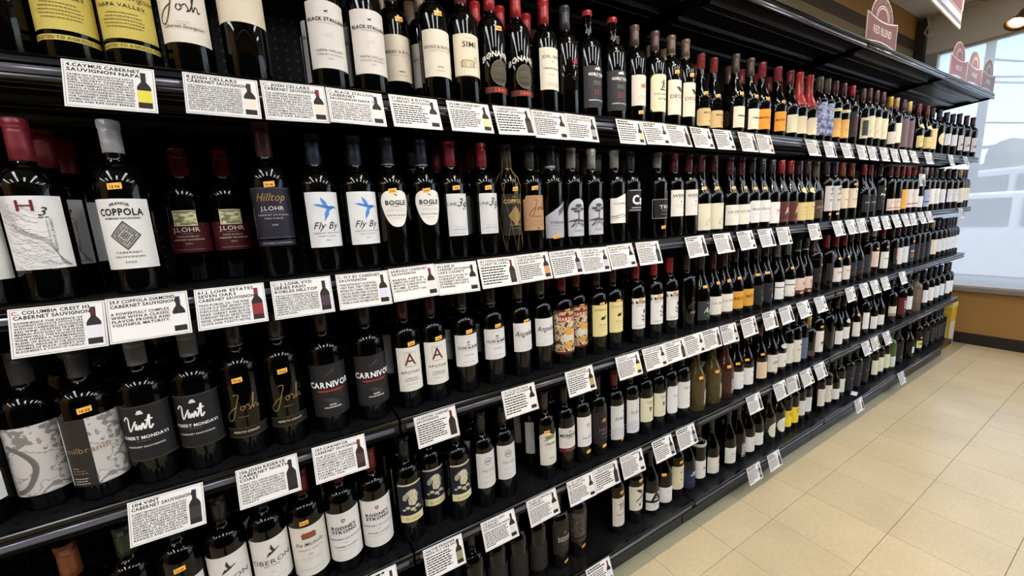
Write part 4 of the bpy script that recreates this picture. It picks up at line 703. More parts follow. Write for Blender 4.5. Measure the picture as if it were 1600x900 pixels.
T('scenepinot', 'sloping bottle, white label with landscape engraving', 'p', .302, .042, cap=('2c282c', .06, 'f'), labels=[LB(.034, .125, 68, 'd6d3cb')], items=[('p', 'hill', .088, .055, '9a968c'), ('t', 'PINOT', .11, .006, K), ('d', .05, .04, .001, GY)], sticker=(.03, -6, '15.99'))
T('badgepinot', 'sloping bottle with white label and round neck badge', 'p', .302, .041, cap=('2a282c', .06, 'f'), labels=[LB(.04, .115, 66, 'd9d5cf'), LB(.140, .165, 40, 'cfcbc4', 'o')], items=[('d', .09, .034, .0014, GY), ('p', 'sun', .07, .014, GY)])
T('dec', 'tall white label with spaced capitals', r=.040, cap=('26242a', .06, 'f'), labels=[LB(.03, .155, 68, 'd6d2c4')], items=[('p', 'leaf', .125, .026, '5a5a50'), ('t', 'DECOY', .10, .0082, '3a3a34', 'r', 1.1), ('d', .088, .03, .001, GY)])
T('bluegrey', 'dark bottle with blue-grey side label', cap=('2a3044', .06, 'f'), labels=[LB(.03, .15, 66, '55607a')], items=[('d', .10, .03, .0014, 'b8bccc')])
T('yellowtop', 'small dark bottle with yellow capsule, red foot label', H=.25, r=.041, cap=('c8a838', .055, 'f'), labels=[LB(.03, .06, 60, '7a4a4c')])
T('horselab', 'white label with galloping horse picture', r=.040, cap=('26262a', .06, 'f'), labels=[LB(.03, .155, 68, 'd9d4cc')], items=[('p', 'horse', .085, .050, '4a4c44', .006), ('t', 'WILD', .135, .005, K), ('d', .06, .04, .001, GY)], sticker=(.18, -20, '12.99'))
T('edgelab', 'black bottle with narrow white side label', r=.041, cap=('242428', .06, 'f'), labels=[LB(.03, .15, 20, 'd4d0c8', 'r', None, 25)])
T('whitepl', 'sloping bottle with plain white label', 'p', .302, .041, cap=('28262a', .06, 'f'), labels=[LB(.035, .115, 66, 'd9d6d2')], items=[('d', .095, .034, .0014, GY), ('d', .08, .034, .001, GY)])
T('heartlab', 'white label with deep red heart', 'p', .302, .042, cap=('2a2024', .06, 'f'), labels=[LB(.036, .125, 68, 'd9d2cc')], items=[('q', [[(-.006, .118), (.002, .124), (.010, .119), (.018, .124), (.026, .116), (.024, .100), (.010, .084), (-.002, .098)]], 'a02c3c'), ('t', 'Salute', .065, .009, 'a07068', 's')], sticker=(.165, -20, '11.99'))
T('creamband', 'dark bottle with cream label above grey band', r=.041, cap=('2a2428', .06, 'f'), labels=[LB(.075, .125, 68, 'd6cfb4'), LB(.055, .073, 68, '8a8884')], items=[('t', 'SANTO', .098, .006, '4a4638'), ('d', .088, .03, .001, GY)])
T('redbig', 'large deep red label with white capitals', r=.042, H=.305, cap=('3a2220', .07, 'f'), labels=[LB(.035, .16, 70, '7c222c')], items=[('t', 'VINA', .13, .014, 'd8c8c8', 'b', .9, .006), ('t', 'SAN', .11, .014, 'd8c8c8', 'b', .9, .006), ('t', 'LUIS', .09, .014, 'd8c8c8', 'b', .9, .006), ('d', .06, .034, .002, 'd8c8c8', .006)])
T('clearplain', 'clear brownish bottle without visible label', 'b', .300, .039, clearglass('clear_brown_glass', 'a89880', .7), cap=('4a4440', .05, 'f'))
# --- bottom row
T('blackplain', 'all-black bottle with no bright label', r=.04, cap=('201f22', .06, 'f'), labels=[LB(.05, .15, 66, '211f1f')])
T('rodneydark', 'heavy tapering black bottle with white two-line title', 't', .300, .0435, cap=('201f22', .062, 'f'), labels=[LB(.060, .185, 66, '262321')], items=[('p', 'shield', .150, .010, '8a6a3a'), ('t', 'RODNEY', .130, .0075, 'b8b2a8', 'b', 1.0), ('t', 'STRONG', .119, .0075, 'b8b2a8', 'b', 1.0), ('d', .106, .03, .0009, '8a847a'), ('d', .100, .03, .0009, '8a847a'), ('d', .080, .03, .0008, '8a847a')], sticker=(.024, 12, '29.99'))
T('engraved', 'black bottle covered in engraved scene, maroon band', 't', .305, .041, cap=('221f22', .06, 'f'), labels=[LB(.088, .190, 76, '2a2420', 'r', 'engraved'), LB(.064, .086, 76, '4a2224')], items=[('d', .075, .04, .002, '9a7a74')], sticker=(.044, 8, '24.99'))
T('hahn', 'narrow white label with rooster-like emblem', r=.0365, cap=('201f22', .062, 'f'), labels=[LB(.038, .142, 60, 'd6cfc2')], items=[('q', stroke([(-.014, .118), (.016, .118)], .0026)+stroke([(-.004, .125), (-.004, .098)], .0026)+stroke([(.006, .132), (.008, .096)], .0028)+stroke([(-.004, .108), (.014, .110)], .002), '5a3a30'), ('t', 'HAHN', .081, .0068, '5a3a30', 'r', 1.2), ('d', .066, .03, .0008, GY), ('d', .060, .03, .0008, GY)], sticker=(.183, 6, '12.99'))
T('floral', 'white label with dark leafy ornament, tapering foot', 't', .298, .0425, cap=('201f22', .05, 'f'), labels=[LB(.060, .170, 66, 'd6d0bc')], items=[('p', 'leaf', .148, .034, '3a362a', -.004), ('t', 'Q', .140, .014, '3a362a', 'r', 1, .010), ('p', 'swoosh', .118, .034, '4a4434', -.002), ('p', 'flower', .110, .026, '3a362a', .014), ('d', .098, .034, .002, '5a5444'), ('p', 'sun', .086, .014, '3a362a')], sticker=(.196, 4, '14.99'))
T('bigA', 'sloping bottle, white label cut by huge black A', 'p', .300, .0405, cap=('201f22', .06, 'f'), labels=[LB(.032, .108, 66, 'dcdad8')], items=[('q', [[(-.024, .075), (-.012, .075), (-.009, .083), (.009, .083), (.012, .075), (.024, .075), (.008, .1075), (-.008, .1075)]], '1a1818'), ('q', [[(-.004, .088), (.004, .088), (0, .097)]], 'dcdad8'), ('q', [rect(-.045, .045, .066, .076)], '1a1818'), ('t', 'ARGYLE', .057, .0034, '5a4a40')])
T('whitepinot', 'sloping bottle with blank-looking white label', 'p', .300, .0405, cap=('23222a', .06, 'f'), labels=[LB(.034, .105, 66, 'dcdad7')], items=[('t', 'Montinore', .085, .0042, GY, 's'), ('d', .045, .024, .001, K)], sticker=(.150, -40, '13.99'))
T('vtwo', 'cream label with letter and number in grey', r=.0385, H=.300, cap=('201f22', .06, 'f'), labels=[LB(.045, .145, 64, 'd6cbaa')], items=[('t', 'v2', .121, .0135, '4a4638', 'r', 1.1, .004), ('d', .108, .03, .001, GY), ('p', 'leaf', .085, .014, '8a8048'), ('d', .066, .03, .001, GY), ('d', .060, .03, .0008, GY)], sticker=(.176, 0, '13.99'))
T('bluepinot', 'sloping bottle with solid blue label', 'p', .300, .0405, cap=('23222a', .06, 'f'), labels=[LB(.030, .105, 72, '2c3660')], items=[('p', 'hill', .093, .018, 'd0d4e0', .004), ('t', 'BEND', .084, .0050, 'd0d4e0', 'b'), ('d', .056, .034, .001, '7a84a8')])
T('whiteneck', 'white label bottle with white neck collar', r=.038, H=.300, cap=('201f22', .06, 'f'), neck=(.190, .204, 'd8d4cc'), labels=[LB(.034, .122, 64, 'd9d7d0')], items=[('d', .098, .03, .001, GY), ('p', 'hill', .084, .020, '5a5a54', .004), ('d', .050, .03, .001, GY)])
T('sailor', 'sloping bottle, white label with orange-grey sail', 'p', .303, .041, cap=('201f22', .06, 'f'), labels=[LB(.036, .112, 66, 'd9d2c4')], items=[('q', [[(.0, .082), (.016, .108), (.022, .108), (.012, .080)]], 'c8803c'), ('q', [[(.004, .078), (.018, .098), (.022, .090)]], '4a4a6a'), ('d', .066, .03, .001, GY), ('d', .045, .036, .001, GY)])
T('patron', 'sloping bottle, white label with one dark word', 'p', .303, .0415, cap=('201f22', .06, 'f'), labels=[LB(.038, .112, 66, 'd9d5d0')], items=[('t', 'PATRON', .083, .0040, K, 'b', 1.2), ('d', .070, .03, .001, GY)])
T('patronb', 'sloping bottle, white label with faint grey line', 'p', .303, .0415, cap=('201f22', .06, 'f'), labels=[LB(.038, .112, 66, 'd9d5d0')], items=[('d', .083, .024, .0016, K), ('d', .070, .03, .001, GY)])
T('unpinot', 'sloping dark bottle, stacked white letters on black', 'p', .300, .041, cap=('201f22', .06, 'f'), labels=[LB(.024, .100, 24, '252326')], items=[('q', frame(-.0155, .0155, .026, .098, .001), 'd8d4d4'), ('t', 'UN', .084, .014, 'd8d4d4', 'b', .8), ('t', 'ER', .064, .014, 'd8d4d4', 'b', .8), ('t', 'OC', .044, .014, 'd8d4d4', 'b', .8)])
T('ovalpinot', 'sloping bottle with tilted oval cream label', 'p', .303, .042, M_GLASSG, cap=('2a2c24', .06, 'f'), labels=[LB(.032, .115, 54, 'd9d5c6', 'o')], items=[('p', 'swoosh', .078, .016, '7a786a', -.004), ('d', .062, .03, .001, GY)])
T('yellowlab', 'vivid yellow label with red capitals', r=.038, H=.302, cap=('201f22', .06, 'f'), labels=[LB(.034, .130, 66, 'e8cf2e')], items=[('t', 'LO', .113, .0135, '8a2020', 'b', 1.1, .004), ('t', 'CA', .098, .0088, '8a2020', 'b', 1.1, .004), ('d', .07, .03, .001, '6a5a10'), ('d', .05, .03, .001, '6a5a10')])
T('whitelong', 'tall narrow white label bottle', r=.037, H=.302, cap=('201f22', .06, 'f'), labels=[LB(.055, .145, 60, 'd2cfca')], items=[('d', .12, .03, .0016, GY), ('d', .09, .03, .001, GY)])
T('vertwhite', 'cream label with vertical dark marks', r=.038, H=.302, cap=('201f22', .06, 'f'), labels=[LB(.040, .150, 60, 'd2ccc0')], items=[('vt', 'HEXA', .10, .010, '3a302c', .0), ('d', .06, .024, .001, GY)])
T('shortwhite', 'sloping bottle with short low white label', 'p', .303, .0405, cap=('201f22', .06, 'f'), labels=[LB(.030, .100, 62, 'd9d6d0')], items=[('p', 'shield', .07, .010, K, .004)])
T('darklab', 'heavy bottle with dark violet-grey label', 't', .305, .042, cap=('24222a', .06, 'f'), labels=[LB(.03, .175, 70, '302c38')], items=[('t', 'FERRARO', .115, .005, 'a8a0a8', 'r', 1.2), ('d', .10, .03, .001, '8a848a')])
T('greenwhite', 'pale green-white label with leaf and seal', r=.0385, H=.300, cap=('23262a', .06, 'f'), labels=[LB(.040, .145, 68, 'd6d4b8')], items=[('p', 'leaf', .122, .022, '7a7a58', .006), ('t', 'SLOW', .103, .0042, K), ('p', 'shield', .070, .012, '5a5a40', .010), ('d', .085, .03, .001, GY)])
T('greencap', 'white label bottle with green shoulder', r=.0385, H=.300, glass=pmat('leaf_green_glass', (.20, .30, .08), .08), cap=('3a4a20', .06, 'f'), labels=[LB(.020, .10, 68, 'd0d0c8')], items=[('d', .07, .03, .001, GY)])
T('bagged', 'black bottle in a shiny crumpled sleeve', r=.041, H=.300, cap=('25282a', .09, 'f'), labels=[LB(.03, .17, 75, '262a2c')], items=[('p', 'swoosh', .08, .05, '6a7074')])
T('pinotsmall', 'large sloping dark bottle with small white label', 'p', .31, .046, cap=('221e20', .07, 'f'), labels=[LB(.05, .10, 40, 'd4d2cc', 'r', None, 10)], items=[('d', .08, .02, .001, GY)])
T('yellowframe', 'pale yellow label with dark frame', r=.038, H=.302, cap=('2a2020', .07, 'f'), labels=[LB(.045, .105, 66, 'd9d08a')], items=[('q', [rect(-.03, .03, .072, .084)], '5a5230'), ('d', .06, .03, .001, GY)], sticker=(.13, -16, '9.99'))
T('inkblack', 'matte black label with thin silver frame', r=.039, H=.302, cap=('20222a', .06, 'f'), labels=[LB(.04, .16, 68, '26282e')], items=[('q', frame(-.03, .03, .05, .15, .0012), '8a8c92'), ('d', .11, .03, .0016, 'a8aab0'), ('d', .08, .03, .0012, 'a8aab0')])

# ------------------------------------------------------------------ the room
BW = 1.219                       # bay width
Z = {1: 1.7288, 2: 1.3325, 3: .9418, 4: .5520, 5: .1674}
ZT = 2.2110; YB = .41; XW = 5.45; YW = .627; ZC = 3.14
TX0, TY0, TS = 1.2852, -.1453, .3102
def vct():
    mt = bpy.data.materials.new('beige_vinyl_tile'); mt.use_nodes = True
    b = mt.node_tree.nodes['Principled BSDF']
    tc = N(mt, 'ShaderNodeTexCoord'); gm = N(mt, 'ShaderNodeNewGeometry'); oi = N(mt, 'ShaderNodeObjectInfo')
    n1 = N(mt, 'ShaderNodeTexNoise'); n1.inputs['Scale'].default_value = 38; n1.inputs['Detail'].default_value = 6
    mp = N(mt, 'ShaderNodeMapping'); mp.inputs['Scale'].default_value = (1, 2.2, 1); L(mt, gm.outputs['Position'], mp.inputs[0]); L(mt, mp.outputs[0], n1.inputs[0])
    n2 = N(mt, 'ShaderNodeTexNoise'); n2.inputs['Scale'].default_value = 3.0; n2.inputs['Detail'].default_value = 3; L(mt, gm.outputs['Position'], n2.inputs[0])
    r1 = N(mt, 'ShaderNodeValToRGB'); r1.color_ramp.elements[0].position = .30; r1.color_ramp.elements[0].color = lin('cbb58d')
    r1.color_ramp.elements[1].position = .68; r1.color_ramp.elements[1].color = lin('d2bd95'); L(mt, n1.outputs[0], r1.inputs[0])
    r2 = N(mt, 'ShaderNodeMapRange'); r2.inputs[1].default_value = .3; r2.inputs[2].default_value = .7; r2.inputs[3].default_value = .93; r2.inputs[4].default_value = 1.05; L(mt, n2.outputs[0], r2.inputs[0])
    ra = N(mt, 'ShaderNodeMapRange'); ra.inputs[3].default_value = .96; ra.inputs[4].default_value = 1.03; L(mt, oi.outputs['Random'], ra.inputs[0])
    mu = N(mt, 'ShaderNodeMath', operation='MULTIPLY'); L(mt, r2.outputs[0], mu.inputs[0]); L(mt, ra.outputs[0], mu.inputs[1])
    sc = N(mt, 'ShaderNodeVectorMath', operation='SCALE'); L(mt, r1.outputs[0], sc.inputs[0]); L(mt, mu.outputs[0], sc.inputs['Scale'])
    # unwaxed grey-green strip along the foot of the shelving
    sx = N(mt, 'ShaderNodeSeparateXYZ'); L(mt, gm.outputs['Position'], sx.inputs[0])
    ad = N(mt, 'ShaderNodeMath', operation='MULTIPLY_ADD'); L(mt, n1.outputs[0], ad.inputs[0]); ad.inputs[1].default_value = .012; L(mt, sx.outputs[1], ad.inputs[2])
    st = N(mt, 'ShaderNodeMath', operation='GREATER_THAN'); st.inputs[1].default_value = .014; L(mt, ad.outputs[0], st.inputs[0])
    mx = N(mt, 'ShaderNodeMix', data_type='RGBA'); L(mt, st.outputs[0], mx.inputs[0]); L(mt, sc.outputs[0], mx.inputs[6]); mx.inputs[7].default_value = lin('a0987c')
    L(mt, mx.outputs[2], b.inputs['Base Color']); b.inputs['Roughness'].default_value = .30
    rr = N(mt, 'ShaderNodeMapRange'); rr.inputs[3].default_value = .15; rr.inputs[4].default_value = .26; L(mt, n1.outputs[0], rr.inputs[0]); L(mt, rr.outputs[0], b.inputs['Roughness'])
    n3 = N(mt, 'ShaderNodeTexNoise'); n3.inputs['Scale'].default_value = 9; L(mt, gm.outputs['Position'], n3.inputs[0])
    bp = N(mt, 'ShaderNodeBump'); bp.inputs['Strength'].default_value = .12; bp.inputs['Distance'].default_value = .004; L(mt, n3.outputs[0], bp.inputs['Height']); L(mt, bp.outputs[0], b.inputs['Normal'])
    return mt
M_TILE = vct()
fl = struct('floor', MB().box(-4.5, 16 if 0 else XW+.1, -5, YW+.1, -.06, -.0025, pmat('tile_joint', (.26, .21, .15), .8)))
g = .0009
tm = MB().box(g, TS-g, g, TS-g, -.004, 0, M_TILE).mesh('floor_tile')
i0 = -8; n = 0
for j in range(-9, 2):
    for i in range(-5, 14):
        x, y = TX0+i*TS, TY0+j*TS
        if x < XW and y < YW and x > -.6: put('floor_tile', tm, fl, (x, y, 0))
struct('floor_trim', MB().box(-4.5, -.6+TX0*0, -5, YW, -.0026, -.0001, M_TILE).box(TX0-5*TS if TX0-5*TS > -.6 else -.6, XW, -5, TY0-9*TS, -.0026, -.0001, M_TILE)).name = 'trim_1'
M_TAN = noisy(pmat('tan_wall_paint', (.60, .445, .22), .6), 4, .06)
M_OLIVE = pmat('olive_tan_band', (.45, .39, .27), .6); M_BROWN = pmat('dark_brown_band', (.22, .155, .12), .6)
M_GREYW = noisy(pmat('grey_beige_paint', (.80, .79, .75), .65), 5, .05)
M_CEIL = noisy(pmat('ceiling_panel_fibre', (.82, .79, .73), .9), 120, .10, .2)
M_POST = pmat('dark_brown_post', (.14, .10, .075), .5)
M_FRAME = pmat('pale_window_frame', (.60, .58, .55), .4)
wl = struct('wall_back', MB().box(-4.5, XW+.1, YW, YW+.1, 0, 2.84, M_OLIVE))
put('painted_band', MB().box(-4.5, XW, YW-.002, YW, 2.84, 2.935, M_BROWN).box(-4.5, XW, YW, YW+.1, 2.84, ZC, M_TAN), wl)
struct('wall_left', MB().box(-4.6, -4.5, -5, YW+.1, 0, ZC, M_TAN))
struct('wall_rear', MB().box(-4.5, XW+.1, -5.1, -5, 0, ZC, M_TAN))
WY1, WY0, WZ0, WZ1 = .500, -4.4, .565, 2.785
wr = struct('wall_right', MB().box(XW, XW+.12, -5, YW+.1, 0, WZ0, M_TAN))
put('header_panel', MB().box(XW, XW+.12, -5, YW+.1, WZ1, ZC, M_GREYW), wr)
put('side_panel', MB().box(XW, XW+.12, WY1, YW+.1, WZ0, WZ1, M_GREYW).box(XW, XW+.12, -5, WY0, WZ0, WZ1, M_GREYW), wr)
struct('baseboard_right', MB().box(XW-.012, XW, -5, YW, 0, .108, pmat('black_rubber_base', (.10, .075, .06), .45)))
cp = MB().box(XW-.07, XW-.001, .555, YW-.001, 0, ZC-.03, M_POST); struct('trim_2', cp, 'dark brown corner post')
ce = struct('ceiling', MB().box(-4.5, XW+.1, -5, YW+.1, ZC+.006, ZC+.06, pmat('ceiling_grid_backing', (.45, .43, .40), .8)))  # darker slab that shows in the gaps between panels
pw, pl = .61, 1.22
panel = MB().box(.004, pw-.004, .004, pl-.004, ZC, ZC+.008, M_CEIL).mesh('ceiling_panel')
M_LAMP = pmat('lit_troffer_diffuser', (.95, .95, .95), .4, emit=(.97, .98, 1.0), es=TROFFER)
troffers = []
yy = YW-pl
cols_x = [XW-pw*(k+1) for k in range(16)]
for r_i in range(5):
    for k, x in enumerate(cols_x):
        y = yy-r_i*pl
        if y < -5 or x < -4.5: continue
        if r_i in (2,) and k % 2 == 1 or r_i == 1 and k % 4 == 3 or r_i in (4,) and k % 4 == 1: troffers.append((x, y)); continue  # row nearest the shelving added for brightness and more bottle highlights
        put('ceiling_panel', panel, ce, (x, y, 0))
tr = None
for x, y in troffers:
    e = empty('ceiling_light', (x+pw/2, y+pl/2, ZC)); n_ = len(C.objects)
    tag(e, 'flush ceiling light, '+['nearest', 'second', 'third', 'fourth', 'fifth', 'sixth', 'seventh', 'eighth'][sum(1 for a_, b2 in troffers if abs(b2-y) < .1 and a_ > x+.1)]+' to the window, '+{1: 'added row nearest the shelving', 3: 'middle row', 5: 'rear row'}.get(int(round((YW-y)/pl))-1, 'row further back'), 'ceiling light', 'ceiling lights over the aisle')
    a, b_ = pw/2-.004, pl/2-.004
    if tr is None:
        tr = (MB().box(-a, a, -b_, b_, -.001, .006, pmat('white_light_housing', (.8, .8, .78), .5)).mesh('light_housing'), MB().box(-a+.14, a-.14, -b_+.03, b_-.03, -.006, -.001, M_LAMP).mesh('diffuser'))
    put('light_housing', tr[0], e); put('diffuser', tr[1], e)

# window: frame, sill, glass with a whitish weather film
wn = struct('window_1', MB().box(XW-.012, XW+.07, WY1-.035, WY1+.045, WZ0, WZ1, M_FRAME).box(XW-.002, XW+.07, WY0, WY1, WZ1-.02, WZ1, M_FRAME))
put('window_sill', MB().box(XW-.045, XW+.02, WY0, WY1+.04, WZ0-.045, WZ0-.004, pmat('grey_sill', (.50, .47, .44), .45)), wn)
gl = bpy.data.materials.new('filmed_window_glass'); gl.use_nodes = True
ntg = gl.node_tree; b = ntg.nodes['Principled BSDF']; ntg.nodes.remove(b)
tb = N(gl, 'ShaderNodeBsdfTransparent'); tb.inputs[0].default_value = (.66, .675, .68, 1)
tl = N(gl, 'ShaderNodeBsdfTranslucent'); tl.inputs[0].default_value = (.66, .61, .545, 1)
nz = N(gl, 'ShaderNodeTexNoise'); nz.inputs['Scale'].default_value = 1.4; nz.inputs['Detail'].default_value = 4
tcg = N(gl, 'ShaderNodeTexCoord'); L(gl, tcg.outputs['Object'], nz.inputs[0])
mr = N(gl, 'ShaderNodeMapRange'); mr.inputs[1].default_value = .3; mr.inputs[2].default_value = .7; mr.inputs[3].default_value = .60; mr.inputs[4].default_value = .68; L(gl, nz.outputs[0], mr.inputs[0])
ms = N(gl, 'ShaderNodeMixShader'); L(gl, mr.outputs[0], ms.inputs[0]); L(gl, tb.outputs[0], ms.inputs[1]); L(gl, tl.outputs[0], ms.inputs[2])
gs = N(gl, 'ShaderNodeBsdfGlossy'); gs.inputs['Roughness'].default_value = .08; m2 = N(gl, 'ShaderNodeMixShader'); m2.inputs[0].default_value = .05
L(gl, ms.outputs[0], m2.inputs[1]); L(gl, gs.outputs[0], m2.inputs[2]); L(gl, m2.outputs[0], ntg.nodes['Material Output'].inputs[0])
WM = -.52
put('pane', MB().add([(XW+.03, WM, WZ0), (XW+.03, WY1, WZ0), (XW+.03, WY1, WZ1), (XW+.03, WM, WZ1)], [(0, 1, 2, 3)], gl), wn)
cg = bpy.data.materials.new('clear_window_glass'); cg.use_nodes = True; cg.node_tree.nodes.remove(cg.node_tree.nodes['Principled BSDF'])
t1 = N(cg, 'ShaderNodeBsdfTransparent'); g1 = N(cg, 'ShaderNodeBsdfGlossy'); g1.inputs['Roughness'].default_value = .02; x1 = N(cg, 'ShaderNodeMixShader'); x1.inputs[0].default_value = .06
L(cg, t1.outputs[0], x1.inputs[1]); L(cg, g1.outputs[0], x1.inputs[2]); L(cg, x1.outputs[0], cg.node_tree.nodes['Material Output'].inputs[0])
put('pane', MB().add([(XW+.03, WY0, WZ0), (XW+.03, WM, WZ0), (XW+.03, WM, WZ1), (XW+.03, WY0, WZ1)], [(0, 1, 2, 3)], cg), wn)
put('mullion', MB().box(XW-.01, XW+.06, WM-.03, WM+.03, WZ0, WZ1, M_FRAME), wn)
# loose white cable at the corner
tag(put('cable', MB().tube([(5.36, .545, 3.10), (5.36, .53, 3.03), (5.35, .555, 2.97), (5.36, .53, 2.93), (5.37, .50, 2.95)], .006, pmat('white_cable', (.8, .78, .74), .5), 8)), 'loose white cable hooked at the top of the dark corner post', 'cable')
tag(put('conduit', MB().tube([(5.40, .545, 3.10), (5.41, -.2, 3.11), (5.41, -1.2, 3.11)], .007, pmat('white_cable', (.8, .78, .74), .5), 8)), 'thin white conduit running along ceiling edge above the window', 'pipe')

# ------------------------------------------------------------------ shelving bays
def lip(y0, zt, hgt=.040):
    """front lip of a shelf: bead, dark channel, lower bead"""
    return [(y0+.012, zt), (y0+.001, zt), (y0-.0005, zt-.0015), (y0, zt-.0035), (y0+.003, zt-.005), (y0+.003, zt-.011), (y0-.0005, zt-.0125),
            (y0-.0005, zt-.0145), (y0+.0045, zt-.016), (y0+.0045, zt-.032), (y0-.0005, zt-.0335), (y0-.001, zt-.0365), (y0+.002, zt-hgt), (y0+.012, zt-hgt+.002)]
def shelf_part(root, zt, y0, depth, name='shelf', ribs=True):
    e = .0035; mb = MB()
    mb.box(e, BW-e, y0+.010, y0+depth, zt-.004, zt-.0004, M_DECK)
    mb.extrude_x(lip(y0, zt), e, BW-e, M_BLACK2)
    mb.box(e+.012, BW-e-.012, y0+.012, y0+depth-.01, zt-.024, zt-.0045, M_BLACK)      # folded body
    if ribs:
        for ya, yb in ((.030, .075), (.167, .215), (.33, .365)):
            if y0+yb >= y0+depth: continue
            mb.extrude_x([(y0*0+ya, zt-.0235), (ya+.004, zt-.034), (ya+.0065, zt-.036), (yb-.0065, zt-.036), (yb-.004, zt-.034), (yb, zt-.0235)], e+.05, BW-e-.05, M_BLACK)
            for ye in (ya+.004, yb-.0065): mb.box(e+.05, BW-e-.05, ye, ye+.0025, zt-.0372, zt-.0358, M_EDGE)  # thin strips standing for light reflected on the bent edges
    for s in (0, 1):   # end brackets
        x = e+.001 if s == 0 else BW-e-.005
        mb.extrude_x([(y0+.02, zt-.02), (y0+.02, zt-.034), (YB-.005, zt-.075), (YB-.005, zt-.02)], x, x+.004, M_BLACK)
    o = put(name, mb, root); o.location = (0, 0, 0)
    return o
strip_gaps = random.Random(3)
def rail_strip(root, zt, y0, x0, x1):
    put('price_strip', MB().extrude_x([(y0+.0042, zt-.0168), (y0+.0008, zt-.0185), (y0-.0002, zt-.0245), (y0+.0008, zt-.0305), (y0+.0042, zt-.0318)], x0, x1, M_RAIL, True), root)
bay_labels = {-1: 'black steel shelving bay at the frame left, holding the largest-looking bottles', 0: 'black steel shelving bay second from the camera, with script and hummingbird labels',
              1: 'black steel shelving bay third from the camera, in the middle of the run', 2: 'black steel shelving bay fourth from the camera, under the arched sign', 3: 'last black steel shelving bay, beside the window'}
for k in range(-1, 4):
    root = empty('shelving_bay', (k*BW, 0, 0)); tag(root, bay_labels[k], 'shelving', 'black shelving bays in one run')
    for r_ in (1, 2, 3, 4): shelf_part(root, Z[r_], 0.0, .405); rail_strip(root, Z[r_], 0.0, .016, BW-.016)
    shelf_part(root, Z[5], 0.0, .405, 'base_shelf', False); rail_strip(root, Z[5], 0.0, .016, BW-.016)
    o = shelf_part(root, ZT, -.040, .46, 'canopy_shelf'); rail_strip(root, ZT, -.040, .016, BW-.016)
    put('kick_plate', MB().box(.004, BW-.004, .058, .066, .006, Z[5]-.026, M_KICK).box(.004, BW-.004, .040, .066, Z[5]-.060, Z[5]-.040, M_KICK), root)
    put('back_panel', MB().box(.006, BW-.006, YB, YB+.008, .12, ZT+.02, M_PEG), root)
    put('upright', MB().box(-.0015+.002, .030, YB-.006, YB+.03, 0, ZT+.03, M_BLACK), root)
    if k == 3: put('upright', MB().box(BW-.030, BW-.002, YB-.006, YB+.03, 0, ZT+.03, M_BLACK), root)
    put('foot', MB().box(.03, .07, .07, .40, 0, .10, M_BLACK), root)

# unseen shelving added across the aisle to darken the reflections in the glass
og = empty('added_dark_shelving', (-3.6, -2.75, 0)); tag(og, 'unseen dark shelving added behind the camera to darken bottle reflections', 'shelving')
put('back_panel', MB().box(0, 6.6, -.02, 0, .1, 2.15, M_BLACK), og)
for i_, z_ in enumerate((.16, .55, .95, 1.35, 1.75)): put('shelf', MB().box(0, 6.6, 0, .40, z_-.03, z_, M_BLACK), og)
put('kick_plate', MB().box(0, 6.6, .30, .32, 0, .13, M_KICK), og)

